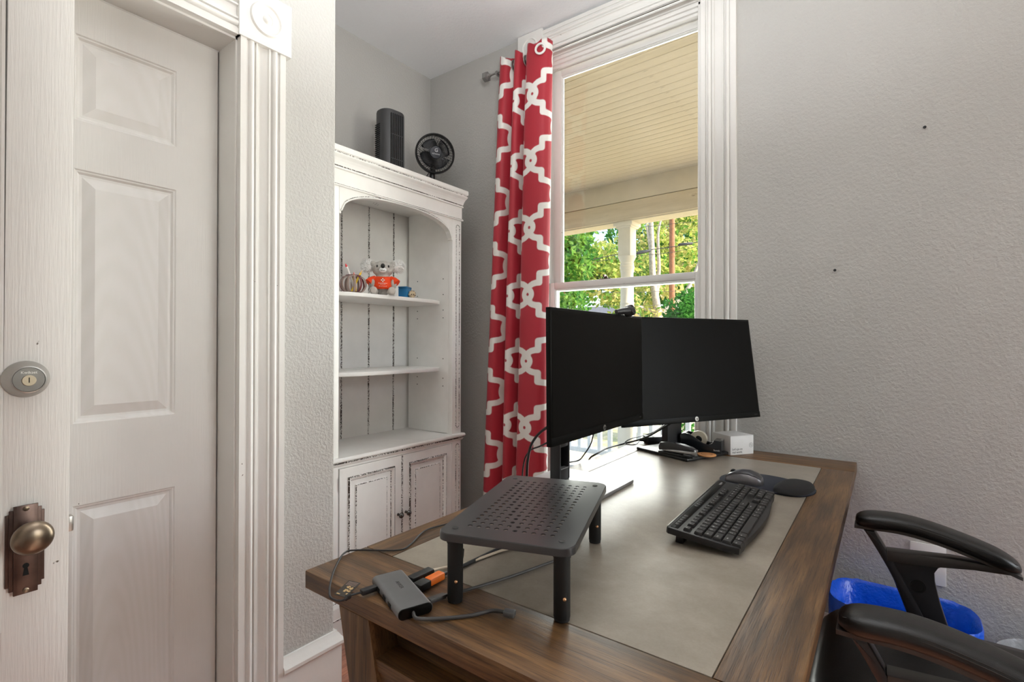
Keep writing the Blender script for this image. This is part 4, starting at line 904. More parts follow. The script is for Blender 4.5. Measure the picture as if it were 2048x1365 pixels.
# turned-down rim
rim = [(1.0, zt0), (1.008, zt0 - 0.0012), (1.011, zt0 - 0.004), (1.011, zt0 - 0.012), (1.0, zt0 - 0.012), (1.0, zt0 - T_)]
rr_ = [[(p[0] * k_, p[1] * (1 + (k_ - 1) * 0.6), z) for p in ol] for k_, z in rim]; g.loft(rr_, cap=False)
pt = g.mesh('perforated_top', 'stand_black', 0)
bmw = bmesh.new(); bmw.from_mesh(pt); bmesh.ops.remove_doubles(bmw, verts=list(bmw.verts), dist=1e-5); bmesh.ops.recalc_face_normals(bmw, faces=list(bmw.faces)); bmw.to_mesh(pt); bmw.free()
pt.polygons.foreach_set('use_smooth', [True] * len(pt.polygons)); pt.set_sharp_from_angle(angle=R(25)); link('perforated_top', pt, rs_, True)
for a in (-1, 1):
    for b in (-1, 1):
        lx, ly = a * (RW / 2 - 0.021), b * (RL / 2 - 0.026)
        lg = MB().lathe([(0.0118, 0.004), (0.0125, 0.006), (0.0125, zt0 - 0.012)], 24, Matrix.Translation((lx, ly, 0))); lg.lathe([(0.0136, zt0 - 0.022), (0.0136, zt0 - 0.004)], 24, Matrix.Translation((lx, ly, 0)))
        lg = lg.build('leg', 'matte_black', rs_, 30, local=True)
        MB().lathe([(0.0105, 0.0), (0.0118, 0.001), (0.0118, 0.0045)], 20, Matrix.Translation((lx, ly, 0))).build('rubber_foot', 'rubber_black', lg)
        MB().ell((lx + 0.0122 * math.cos(R(-60)), ly + 0.0122 * math.sin(R(-60)), 0.036), (0.003, 0.003, 0.003), 12, 8).build('spring_pin', 'brass_screw', lg)
        MB().lathe([(0.005, zt0 - 0.0001), (0.005, zt0 + 0.0005), (0.003, zt0 + 0.0005)], 16, Matrix.Translation((lx, ly, 0))).build('rivet', 'matte_black', lg)

# ---- monitors
def monitor(name, label, w_, h_, b, yaw, tilt, group):
    u = Vector((math.cos(yaw), math.sin(yaw), 0)); n = Vector((math.sin(yaw), -math.cos(yaw), 0)); v = Vector((0, 0, 1)) * math.cos(tilt) - n * math.sin(tilt); nn = u.cross(v)
    M = Matrix(((u.x, v.x, nn.x, b[0]), (u.y, v.y, nn.y, b[1]), (u.z, v.z, nn.z, b[2]), (0, 0, 0, 1)))
    t_ = thing(name, label, 'monitor', (b[0], b[1], ZD), 0, group); ch = 0.021
    MB().box(-w_ / 2, w_ / 2, 0, h_, -0.013, 0, 0.0012, M=M).build('frame', 'bezel_black', t_)
    MB().box(-w_ / 2 + 0.0065, w_ / 2 - 0.0065, ch, h_ - 0.0065, -0.001, 0.0006, M=M).build('screen', 'screen_black', t_)
    MB().box(-w_ / 2 + 0.0005, w_ / 2 - 0.0005, 0.0006, ch - 0.0008, -0.001, 0.0016, 0.0006, M=M).build('chin', 'bezel_black', t_)
    bk = [[(M @ Vector((p[0], h_ / 2 + p[1], z))) for p in rrect(ww, hh, 0.02, 5)] for ww, hh, z in ((w_ - 0.01, h_ - 0.01, -0.013), (w_ * 0.92, h_ * 0.88, -0.022), (w_ * 0.6, h_ * 0.62, -0.038), (w_ * 0.56, h_ * 0.58, -0.040))]
    MB().loft(bk).build('back_shell', 'dark_plastic', t_, 30)
    # round logo badge
    lz = Matrix.Translation((0, ch * 0.5, 0.0017))
    bd = MB().lathe([(0.0078, 0), (0.0078, 0.0004), (0.0003, 0.0004)], 28, M @ lz).build('logo_badge', 'satin_nickel', t_)
    text('logo_letters', 'hp', 0.0115, M @ lz @ Matrix.Translation((0, 0.0012, 0.0005)) @ Matrix(((1, 0.25, 0, 0), (0, 1, 0, 0), (0, 0, 1, 0), (0, 0, 0, 1))), 'bezel_black', bd)
    text('model_text', 'E24 G5' if w_ < 0.6 else 'E27 G5', 0.005, M @ Matrix.Translation((w_ / 2 - 0.022, ch * 0.5, 0.0018)), 'cable_grey', t_)
    return t_, M
GM = 'monitors on the desk'
m1, M1 = monitor('monitor', 'black monitor with a webcam on top at the left of the pair', 0.541, 0.323, (-0.617, 1.2565, 0.931), R(90), R(0.5), GM)
m2, M2 = monitor('monitor', 'larger black monitor tilted back at the right of the pair', 0.6125, 0.363, (-0.5237, 1.7769, 0.901), R(60.73), R(8.2), GM)
# left stand: slotted column on a silver foot
CX, CY = -0.772, 1.283
cb = MB(); cb.box(CX - 0.0165, CX + 0.0165, CY - 0.030, CY - 0.021, ZD + 0.010, 1.14, 0.003); cb.box(CX - 0.0165, CX + 0.0165, CY + 0.021, CY + 0.030, ZD + 0.010, 1.14, 0.003)
cb.box(CX - 0.016, CX + 0.016, CY - 0.022, CY + 0.022, ZD + 0.010, 0.805, 0.002); cb.box(CX - 0.016, CX + 0.016, CY - 0.022, CY + 0.022, 0.868, 1.14, 0.002); cb.box(CX - 0.016, CX - 0.010, CY - 0.022, CY + 0.022, 0.80, 0.87)
cb = cb.build('stand_column', 'dark_plastic', m1)
MB().box(CX + 0.0005, CX + 0.017, CY - 0.0215, CY + 0.0215, 0.804, 0.806).build('slot_edge', 'silver_metal', cb)
MB().box(CX, -0.655, CY - 0.045, CY + 0.045, 1.04, 1.13, 0.006).build('mount', 'black_plastic', m1)
MB().box(-0.852, -0.598, 1.150, 1.414, ZD, ZD + 0.010, 0.0025).build('foot', 'silver_metal', m1)
# right stand: black column on a black foot plate
bang = R(68); BM = Matrix.Translation((-0.618, 1.930, ZD)) @ Matrix.Rotation(bang, 4, 'Z')
MB().box(-0.125, 0.125, -0.120, 0.120, 0.0, 0.011, 0.0025, M=BM).build('foot', 'black_plastic', m2)
nm = Vector((math.sin(R(60.73)), -math.cos(R(60.73)), 0)); c2 = Vector((-0.655, 1.905, 0)); RM = Matrix.Translation((c2.x, c2.y, 0)) @ Matrix.Rotation(R(60.73), 4, 'Z')
MB().box(-0.034, 0.034, -0.017, 0.017, ZD + 0.011, 1.14, 0.003, M=RM).build('stand_column', 'dark_plastic', m2)
MB().box(-0.045, 0.045, -0.135, 0.0, 1.04, 1.13, 0.005, M=RM).build('mount', 'black_plastic', m2)
# ---- webcam
wc = thing('webcam', 'small black webcam clipped on top of the left monitor', 'webcam', (-0.617, 1.40, 1.254)); wM = Matrix.Translation((-0.612, 1.392, 1.256))
MB().tube([Vector((-0.014, -0.040, 0.005)), Vector((-0.006, -0.02, 0.008)), Vector((0.004, 0.0, 0.010)), Vector((0.008, 0.022, 0.011))], 0.012, 16, radii=[0.007, 0.009, 0.012, 0.012], M=wM).build('body', 'dark_plastic', wc, 60)
lM = wM @ Matrix.Translation((0.004, 0.012, 0.0105)) @ Matrix.Rotation(R(72), 4, 'Y')
MB().lathe([(0.015, -0.014), (0.0165, -0.006), (0.0165, 0.010), (0.0145, 0.013), (0.011, 0.0125), (0.009, 0.010), (0.0003, 0.010)], 30, lM).build('lens_barrel', 'black_plastic', wc, 40)
MB().lathe([(0.0075, 0.0102), (0.006, 0.0118), (0.0003, 0.0125)], 24, lM).build('lens', 'smoke_plastic', wc, 60)
MB().box(-0.020, -0.0155, -0.018, 0.018, -0.05, 0.006, 0.002, M=wM).build('clip', 'black_plastic', wc)

# ---- keyboard
kb = thing('keyboard', 'black full-size keyboard with white legends tilted on its feet', 'keyboard', (-0.2935, 1.2455, ZD), R(91.3))
KL, KW = 0.441, 0.149; ktilt = R(6.0); KM = Matrix.Translation((0, -KW / 2 + 0.002, 0.006)) @ Matrix.Rotation(ktilt, 4, 'X')
out_l = [(-KL / 2 + 0.004, KW), (-KL / 2, KW - 0.004), (-KL / 2 + 0.001, 0.03), (-KL / 2 + 0.006, 0.010), (-KL / 2 + 0.03, 0.006)] + [(x_, 0.003 - 0.007 * math.cos(x_ / KL * 2 * math.pi * 0.9)) for x_ in np.linspace(-0.17, 0.17, 20)] + [(KL / 2 - 0.03, 0.006), (KL / 2 - 0.006, 0.010), (KL / 2 - 0.001, 0.03), (KL / 2, KW - 0.004), (KL / 2 - 0.004, KW)]
MB().prism(out_l[::-1], 0.0, 0.0135, KM, bev=0.002).build('body', 'key_body', kb, 40, local=True)
MB().box(-KL / 2 + 0.006, KL / 2 - 0.006, KW - 0.0022, KW + 0.0006, 0.012, 0.0145, 0.0006, M=KM).build('edge_strip', 'satin_nickel', kb, local=True)
MB().box(-KL / 2 + 0.008, KL / 2 - 0.012, KW - 0.0215, KW - 0.006, 0.0128, 0.0142, 0.0006, M=KM).build('media_panel', 'screen_black', kb, local=True)
for s_ in (-1, 1): MB().box(s_ * 0.19 - 0.012, s_ * 0.19 + 0.012, KW - 0.032, KW - 0.016, -0.0195, 0.001, 0.001, M=KM).build('foot', 'rubber_black', kb, local=True)
kmesh = {}
U1 = 0.01905
def keycap(cx, cy, wu, hu, leg, mats='key_black'):
    kk = (wu, hu)
    if kk not in kmesh:
        a, b = wu * U1 / 2 - 0.0008, hu * U1 / 2 * 0.94 - 0.0008
        kmesh[kk] = MB().loft([[(x_, y_, z) for x_, y_ in ((-a + i_, -b + i_), (a - i_, -b + i_), (a - i_, b - i_ * 0.8), (-a + i_, b - i_ * 0.8))] for i_, z in ((0, 0), (0.0002, 0.003), (0.0016, 0.0062), (0.0022, 0.0065))]).mesh('key', mats, 25)
    o = link('key', kmesh[kk], kb, local=True); o.matrix_basis = KM @ Matrix.Translation((cx, cy, 0.0125))
    if leg: text('legend', leg, 0.0066 if len(leg) == 1 else 0.0042, Matrix.Translation((-min(wu * U1 / 2 - 0.006, 0.006) if wu > 1 else -0.0018, 0.0016, 0.0067)), 'legend_white', o, 0.00005, align='CENTER')
x0k, y0k = -KL / 2 + 0.0085, 0.0165; RH = U1 * 0.94
rows = [
    (0, [(1.25, 'Ctrl'), (1.25, 'Win'), (1.25, 'Alt'), (6.25, ''), (1.25, 'Alt'), (1.25, 'Fn'), (1.25, 'Menu'), (1.25, 'Ctrl')]),
    (1, [(2.25, 'Shift')] + [(1, c) for c in 'ZXCVBNM,./'] + [(2.75, 'Shift')]),
    (2, [(1.75, 'Caps')] + [(1, c) for c in "ASDFGHJKL;'"] + [(2.25, 'Enter')]),
    (3, [(1.5, 'Tab')] + [(1, c) for c in 'QWERTYUIOP[]'] + [(1.5, '\\')]),
    (4, [(1, c) for c in '`1234567890-='] + [(2, 'Back')])]
for r_, ks in rows:
    x_ = x0k
    for wu, lg in ks: keycap(x_ + wu * U1 / 2, y0k + r_ * RH, wu, 1, lg); x_ += wu * U1
yF = y0k + 5 * RH + 0.005
for k, lg in enumerate(['Esc'] + ['F%d' % i for i in range(1, 13)]): keycap(x0k + U1 * (0.5 + (k if k == 0 else k + 0.5 + 0.5 * ((k - 1) // 4)) * 0.985), yF, 1, 0.82, lg)
xn = x0k + 15.2 * U1
for k, lg in enumerate(('Ins', 'Home', 'PgU', 'Del', 'End', 'PgD')): keycap(xn + (k % 3 + 0.5) * U1, y0k + (4 - k // 3) * RH, 1, 1, lg)
for k, lg in enumerate(('PrS', 'ScL', 'Pau')): keycap(xn + (k + 0.5) * U1, yF, 1, 0.82, lg)
for a, b, lg in ((1, 1, '^'), (0, 0, '<'), (1, 0, 'v'), (2, 0, '>')): keycap(xn + (a + 0.5) * U1, y0k + b * RH, 1, 1, lg)
xp = xn + 3.2 * U1
for k, lg in enumerate(('Num', '/', '*', '-')): keycap(xp + (k + 0.5) * U1, y0k + 4 * RH, 1, 1, lg)
for k, lg in enumerate('789456123'): keycap(xp + (k % 3 + 0.5) * U1, y0k + (3 - k // 3) * RH, 1, 1, lg)
keycap(xp + U1, y0k, 2, 1, '0'); keycap(xp + 2.5 * U1, y0k, 1, 1, '.'); keycap(xp + 3.5 * U1, y0k + 2.5 * RH, 1, 2, '+'); keycap(xp + 3.5 * U1, y0k + 0.5 * RH, 1, 2, 'Ent')
for k in range(9):
    o = MB().box(-0.006, 0.006, -0.004, 0.004, 0, 0.0014, 0.0005); o = o.build('media_key', 'key_black', kb, local=True); o.matrix_basis = KM @ Matrix.Translation((-KL / 2 + 0.03 + k * 0.0145 + (0.07 if k > 4 else 0), KW - 0.0135, 0.0138))
text('brand', 'logitech', 0.0085, KM @ Matrix.Translation((KL / 2 - 0.036, KW - 0.0135, 0.0143)), 'legend_white', kb, 0.00005, local=True)

# ---- mouse pad and mouse
mp_ = thing('mouse_pad', 'black gel mouse pad with a raised wrist rest on the desk', 'mouse pad', (-0.30, 1.625, ZD))
def blob(n=48, k_=1.0):
    pts = []
    for i in range(n):
        a = 2 * math.pi * i / n; ca, sa = math.cos(a), math.sin(a)
        if ca < 0: r_ = 1 / math.sqrt((ca / 0.108) ** 2 + (sa / 0.106) ** 2)
        else: r_ = 1 / (abs(ca / 0.145) ** 2.3 + abs(sa / 0.106) ** 2.3) ** (1 / 2.3)
        waist = 1 - 0.18 * math.exp(-((abs(a if a < math.pi else a - 2 * math.pi) - 0.80) / 0.24) ** 2)
        pts.append((r_ * ca * k_ * waist, r_ * sa * k_ * waist))
    return pts
pr_ = Matrix.Rotation(R(-12), 4, 'Z')
MB().prism(blob(), 0, 0.0045, pr_, bev=0.001).build('pad', 'pad_navy', mp_, 40, local=True)
g = MB(); rg = []
for z, k_ in ((0.0045, 1.0), (0.012, 0.98), (0.019, 0.86), (0.023, 0.62), (0.0245, 0.3), (0.0248, 0.02)):
    rg.append([(0.096 + 0.043 * k_ * math.copysign(abs(math.cos(t_)) ** 0.8, math.cos(t_)) - 0.004 * k_ * (math.sin(t_) ** 2), 0.076 * k_ * math.copysign(abs(math.sin(t_)) ** 0.8, math.sin(t_)), z) for t_ in np.linspace(0, 2 * math.pi, 33)[:-1]])
g.loft(rg, M=pr_); g.build('wrist_rest', 'pad_black', mp_, 60, local=True)
ms = thing('mouse', 'grey and silver wireless mouse on the mouse pad', 'mouse', (-0.335, 1.600, ZD + 0.0045), R(178))
def mring(x_, wy, zt_, zb_=0.001, n=20):
    return [(x_, wy * math.copysign(abs(math.cos(t_)) ** 0.75, math.cos(t_)), zb_ + (zt_ - zb_) * (math.sin(t_) if math.sin(t_) > 0 else 0.12 * math.sin(t_)) ** (0.8 if math.sin(t_) > 0 else 1)) for t_ in np.linspace(0, 2 * math.pi, n + 1)[:-1]]
prof_ = ((-0.050, 0.010, 0.012), (-0.047, 0.020, 0.020), (-0.036, 0.028, 0.030), (-0.015, 0.030, 0.0365), (0.005, 0.028, 0.036), (0.025, 0.028, 0.030), (0.040, 0.027, 0.022), (0.048, 0.022, 0.015), (0.051, 0.012, 0.010))
MB().loft([mring(*p) for p in prof_]).build('shell', 'mouse_silver', ms, 60, local=True)
top_ = []
for x_, wy, zt_ in prof_[1:-1]: top_.append([(x_, wy * 0.78 * math.cos(t_), (zt_ + 0.0012) - (1 - math.sin(t_)) * zt_ * 0.25 if math.sin(t_) >= 0 else zt_ * 0.72) for t_ in np.linspace(0, 2 * math.pi, 21)[:-1]])
MB().loft(top_).build('top_cover', 'mouse_grey', ms, 60, local=True)
MB().lathe([(0.008, -0.0035), (0.0095, 0), (0.008, 0.0035)], 20, Matrix.Translation((0.030, 0, 0.0245)) @ Matrix.Rotation(R(90), 4, 'X')).build('scroll_wheel', 'rubber_black', ms, 40, local=True)

# ---- stapler, tape dispenser, coaster, box, adapter (on the black foot plate and beside it)
PZ = ZD + 0.011
sp = thing('stapler', 'black and grey desk stapler on the monitor foot plate', 'stapler', (-0.600, 1.808, PZ), R(-14))
MB().box(-0.070, 0.070, -0.018, 0.018, 0, 0.008, 0.003).build('base', 'matte_black', sp, local=True)
MB().box(0.030, 0.062, -0.013, 0.013, 0.008, 0.0098, 0.0005).build('anvil', 'staple_metal', sp, local=True)
MB().box(-0.050, 0.064, -0.009, 0.009, 0.010, 0.020, 0.001, M=Matrix.Rotation(R(-3), 4, 'Y')).build('magazine', 'staple_metal', sp, local=True)
rg = []
for x_, zl, zh, wy in ((-0.072, 0.016, 0.030, 0.010), (-0.066, 0.011, 0.039, 0.015), (-0.03, 0.018, 0.044, 0.016), (0.02, 0.023, 0.043, 0.016), (0.055, 0.024, 0.037, 0.0155), (0.070, 0.024, 0.031, 0.012)):
    rg.append([(x_, y_ * wy / 0.016, zl + (zh - zl) * z_) for y_, z_ in ((-0.016, 0), (0.016, 0), (0.016, 0.6), (0.011, 0.95), (0, 1.0), (-0.011, 0.95), (-0.016, 0.6))])
MB().loft(rg).build('arm', 'dark_plastic', sp, 40, local=True)
MB().box(0.060, 0.0745, -0.010, 0.010, 0.012, 0.030, 0.002).build('nose', 'staple_metal', sp, local=True)
td = thing('tape_dispenser', 'black desktop tape dispenser with a cream tape roll', 'tape dispenser', (-0.546, 1.940, PZ), R(4))
side = [(-0.070, 0.0), (0.062, 0.0), (0.066, 0.006), (0.066, 0.046), (0.040, 0.047), (0.034, 0.036), (0.020, 0.030), (0.004, 0.033), (-0.020, 0.048), (-0.044, 0.062), (-0.062, 0.066), (-0.076, 0.062), (-0.080, 0.054)]
Mxz = Matrix(((1, 0, 0, 0), (0, 0, 1, 0), (0, 1, 0, 0), (0, 0, 0, 1)))
for s_ in (-1, 1): MB().prism(side, s_ * 0.0265 - 0.003, s_ * 0.0265 + 0.003, Mxz, bev=0.001).build('side_wall', 'smoke_plastic', td, local=True)
MB().box(-0.068, 0.064, -0.0235, 0.0235, 0, 0.010).build('base', 'smoke_plastic', td, local=True)
MB().prism([(0.036, 0.01), (0.066, 0.006), (0.066, 0.046), (0.040, 0.047), (0.034, 0.036)], -0.0235, 0.0235, Mxz).build('cutter_block', 'smoke_plastic', td, local=True)
MB().prism([(-0.080, 0.054), (-0.076, 0.062), (-0.062, 0.066), (-0.058, 0.062), (-0.064, 0.01), (-0.069, 0.001)], -0.0235, 0.0235, Mxz).build('rear_wall', 'smoke_plastic', td, local=True)
MB().box(0.060, 0.0675, -0.020, 0.020, 0.0462, 0.0485).build('blade', 'staple_metal', td, local=True)
rl = MB().lathe([(0.013, -0.0095), (0.030, -0.0095), (0.030, 0.0095), (0.013, 0.0095), (0.013, -0.0095)], 36, Matrix.Translation((-0.018, 0, 0.043)) @ Matrix.Rotation(R(90), 4, 'X'), caps=False).build('tape_roll', 'tape_cream', td, 40, local=True)
text('brand', 'Scotch', 0.008, frame((0.050, -0.0297, 0.012), (1, 0, 0), (0, 0, 1)), 'legend_white', td, local=True)
co = thing('coaster', 'round orange wooden coaster between the stapler and the tape dispenser', 'coaster', (-0.516, 1.868, PZ))
MB().lathe([(0.031, 0), (0.032, 0.001), (0.032, 0.004), (0.031, 0.005), (0.0003, 0.005)], 36).build('disc', 'coaster_wood', co, 40, local=True)
MB().lathe([(0.020, 0.005), (0.020, 0.0053), (0.0175, 0.0053), (0.0175, 0.005)], 36, caps=False).build('printed_ring', 'coaster_print', co, local=True)
bfn = Vector((0.817, -0.577, 0)); bfu = Vector((0.577, 0.817, 0)); b0 = Vector((-0.460, 1.972, 0)); bw, bd_, bh = 0.105, 0.10, 0.068
XM = frame((b0.x + bfu.x * bw / 2, b0.y + bfu.y * bw / 2, ZD), bfu, (0, 0, 1))   # local x along the face, y up, z out
wb = thing('white_box', 'small white printed carton on the desk against the wall', 'box', (b0.x + bfu.x * bw / 2 - bfn.x * bd_ / 2, b0.y + bfu.y * bw / 2 - bfn.y * bd_ / 2, ZD))
MB().box(-bw / 2, bw / 2, 0, bh, -bd_, 0, 0.0008, M=XM).build('carton', 'paper_white', wb)
MB().box(-bw / 2 + 0.001, bw / 2 - 0.001, bh, bh + 0.0018, -bd_ + 0.001, 0.0008, 0.0005, M=XM).build('lid_flap', 'paper_white', wb)
text('print', "Let's go on", 0.0105, XM @ Matrix.Translation((-0.022, 0.021, 0.0003)), 'print_grey', wb); text('print', 'real world.', 0.0105, XM @ Matrix.Translation((-0.022, 0.0095, 0.0003)), 'print_grey', wb)
text('print', 'S', 0.012, XM @ Matrix.Translation((0.041, 0.033, 0.0003)), 'print_grey', wb)
MB().lathe([(0.0085, 0), (0.0085, 0.0004), (0.0078, 0.0004), (0.0078, 0)], 30, XM @ Matrix.Translation((0.041, 0.033, 0)), caps=False).build('print_ring', 'print_grey', wb)
ad = thing('power_adapter', 'black power adapter brick lying behind the right monitor stand', 'power adapter', (-0.755, 2.035, ZD), R(46))
MB().box(-0.055, 0.055, -0.024, 0.024, 0, 0.030, 0.003).build('brick', 'adapter_black', ad, local=True)
MB().box(0.012, 0.036, -0.0247, -0.0238, 0.008, 0.022).build('rating_label', 'cable_grey', ad, local=True)
MB().tube([(-0.053, 0, 0.015), (-0.066, 0, 0.015), (-0.082, 0, 0.014)], 0.006, 10, radii=[0.008, 0.006, 0.0035]).build('strain_relief', 'rubber_black', ad, 40, local=True)

# ---- usb hub and the cables at the near corner
hb = thing('usb_hub', 'grey metal usb hub lying at the near corner of the desk', 'usb hub', (-0.6265, 0.549, ZD), R(-21.7))
hp_ = [(y_, z_) for y_, z_ in rrect(0.055, 0.0165, 0.0075, 6, 0, 0.0085)]
MB().loft([[(x_, y_, z_) for y_, z_ in hp_] for x_ in (-0.064, 0.064)]).build('body', 'hub_grey', hb, 30, local=True)
for s_ in (-1, 1): MB().loft([[(s_ * x_, y_ * k_, 0.0085 + (z_ - 0.0085) * k_) for y_, z_ in hp_] for x_, k_ in ((0.0639, 0.97), (0.0655, 0.95), (0.066, 0.9))]).build('end_cap', 'screen_black', hb, 30, local=True)
for q in (-0.03, 0.0, 0.026): MB().box(q - 0.007, q + 0.007, -0.0278, -0.0268, 0.0045, 0.0115, 0.001).build('port', 'black_hole', hb, local=True)
text('brand', 'ANKER', 0.0085, Matrix.Translation((-0.012, 0.002, 0.01685)) @ Matrix.Rotation(R(0), 4, 'Z'), 'dark_plastic', hb, 0.00005, local=True)
hubM = Matrix.Translation((-0.6265, 0.549, ZD)) @ Matrix.Rotation(R(-21.7), 4, 'Z')
ZK = ZD + 0.0035
def cable(name, label, pts, r, mat, plugs=(), n=8, group='cables on the desk', cat='cable'):
    c = thing(name, label, cat, pts[0], 0, group)
    MB().tube(smooth_path(pts, n), r, 8).build('cord', mat, c, 60)
    for (a, b, hw, hh, m_) in plugs:
        a, b = Vector(a), Vector(b); d_ = (b - a).normalized(); sd = d_.cross(Vector((0, 0, 1))).normalized()
        PM = Matrix(((d_.x, sd.x, 0, a.x), (d_.y, sd.y, 0, a.y), (d_.z, sd.z, 1, a.z), (0, 0, 0, 1)))
        MB().box(0, (b - a).length, -hw, hw, -hh, hh, min(hw, hh) * 0.4, M=PM).build('plug', m_, c)
    return c
D = lambda px_, py_, z_=ZK: on(px_, py_, 2, z_)
hz = ZD + 0.0085
# hub's own lead with usb-c plug
h0 = hubM @ Vector((0.066, -0.004, 0.0085)); a_ = D(1008, 1225, ZD + 0.006); b_ = D(1030, 1229, ZD + 0.006)
cable('usb_cable', 'short dark lead curving from the hub end to a loose usb plug', [h0, hubM @ Vector((0.082, -0.004, 0.007)), D(880, 1238), D(940, 1232), D(985, 1222), a_], 0.0028, 'cable_grey', [(a_, b_, 0.0062, 0.0042, 'hub_grey')])
# long lead from the near side of the hub under the riser
p0 = hubM @ Vector((0.046, 0.0280, 0.0085)); p1 = hubM @ Vector((0.066, 0.052, 0.0085)); p1 = p0 + (D(905, 1188) - p0).normalized() * 0.032; p1.z = hz - 0.002
cable('usb_cable', 'long grey lead running from the hub past the riser legs', [p1, D(910, 1187), D(1000, 1161), D(1080, 1133), D(1126, 1114), D(1160, 1085)], 0.0026, 'cable_grey', [(p0, p1, 0.0055, 0.0036, 'cable_grey')])
# orange-booted display plug
q0 = hubM @ Vector((-0.004, 0.0280, 0.0085)); q1 = D(884, 1150, hz); q2 = q0.lerp(q1, 0.42)
cable('display_cable', 'display cable with an orange boot plugged into the hub', [q1, D(905, 1142), D(935, 1128), D(985, 1104), D(1040, 1078)], 0.0034, 'rubber_black', [(q0, q2, 0.010, 0.0060, 'matte_black'), (q2, q1, 0.0082, 0.0062, 'plug_orange')])
q0 = hubM @ Vector((-0.034, 0.0280, 0.0085)); q1 = D(863, 1142, hz)
cable('display_cable', 'beige cable with a black plug beside the orange boot', [q1, D(890, 1136), D(925, 1130), D(975, 1112), D(1010, 1100), D(1060, 1090)], 0.0026, 'cable_beige', [(q0, q1, 0.0085, 0.0055, 'matte_black')])
cable('usb_cable', 'thin dark cable looping down under the riser', [D(926, 1100, ZD + 0.05), D(924, 1118, ZD + 0.02), D(915, 1138, ZK), D(900, 1145), D(880, 1150)][:4], 0.0022, 'rubber_black')
# thin lead that loops over the desk corner, with printed tag
t0 = hubM @ Vector((-0.040, -0.0275, 0.0085)); t1 = D(722, 1186, hz)
cable('usb_cable', 'thin dark lead looping over the desk corner to the hub', [t1, D(700, 1192, hz), D(685, 1202, ZD + 0.004), D(668, 1200, ZD - 0.004), D(659, 1190, ZD - 0.002), D(662, 1160, ZD + 0.004), D(674, 1128, ZK), D(690, 1106), D(715, 1101), D(795, 1101), D(820, 1090), D(850, 1062), D(900, 1047), D(960, 1030)], 0.0017, 'wire_black', [(t0, t1, 0.0058, 0.0042, 'rubber_black'), (D(702, 1191, hz), D(690, 1198, ZD + 0.005), 0.004, 0.0036, 'matte_black')])
tg = thing('cable_tag', 'folded clear cable tag with gold print at the desk corner', 'tag', D(690, 1190, ZD + 0.004)); TA = D(668, 1190, ZD + 0.003); TB = D(692, 1196, ZD + 0.003); TC = D(686, 1162, ZD + 0.010); TM = frame((TA + TB) / 2, TB - TA, TC - (TA + TB) / 2)
lw = (TB - TA).length / 2
MB().box(-lw, lw, 0, 0.036, 0, 0.0005, M=TM).build('flag', 'tag_dark', tg)
rng = random.Random(2)
for k in range(16):
    x_ = rng.uniform(-lw * 0.85, lw * 0.6); y_ = rng.uniform(0.002, 0.022); MB().box(x_, x_ + rng.uniform(0.002, 0.005), y_, y_ + rng.uniform(0.0015, 0.0035), 0.0005, 0.0009, M=TM).build('gold_print', 'tag_gold', tg)
for k in range(4): MB().box(-lw * 0.8, lw * 0.8, 0.025 + k * 0.0025, 0.0258 + k * 0.0025, 0.0005, 0.0008, M=TM).build('print_line', 'band_taupe', tg)
# leads behind the monitors
W3 = lambda px_, py_, x_: on(px_, py_, 0, x_)
cable('power_cable', 'thick black cord arching from the left monitor down beside the curtain', [W3(1135, 835, -0.70), W3(1102, 851, -0.76), W3(1078, 868, -0.83), W3(1062, 892, -0.87), W3(1055, 925, -0.88), W3(1053, 970, -0.89), W3(1050, 1030, -0.90), W3(1045, 1120, -0.90)], 0.0042, 'rubber_black', group='cords behind the monitors')
cable('power_cable', 'thin black cord drooping from the left monitor to the curtain edge', [W3(1140, 862, -0.70), W3(1102, 882, -0.76), W3(1080, 893, -0.82), W3(1060, 902, -0.88), W3(1048, 925, -0.92), W3(1043, 980, -0.92), W3(1040, 1080, -0.92)], 0.0024, 'rubber_black', group='cords behind the monitors')
cable('power_cable', 'thin cord dropping from the left monitor onto the desk edge', [W3(1192, 850, -0.68), W3(1186, 872, -0.72), W3(1181, 890, -0.75), W3(1168, 910, -0.775), D(1158, 921, ZD + 0.003), D(1140, 925, ZD + 0.003), D(1118, 928, ZD + 0.003)], 0.0022, 'rubber_black', group='cords behind the monitors')
cable('power_cable', 'black cord running from the right monitor stand over the desk edge', [W3(1345, 845, -0.62), W3(1325, 857, -0.66), W3(1290, 876, -0.72), D(1248, 888, ZD + 0.012), D(1215, 897, ZD + 0.010), D(1192, 909, ZD + 0.005), D(1180, 917, ZD - 0.02), D(1176, 930, ZD - 0.10)], 0.0034, 'rubber_black', group='cords behind the monitors')
cable('power_cable', 'grey cord lying from the power adapter along the desk edge', [Vector((-0.812, 1.976, ZD + 0.014)), D(1270, 890, ZD + 0.02), D(1250, 888, ZD + 0.016), D(1262, 878, ZD + 0.03), D(1300, 868, ZD + 0.03), W3(1330, 850, -0.64)], 0.0024, 'cable_grey', group='cords behind the monitors')

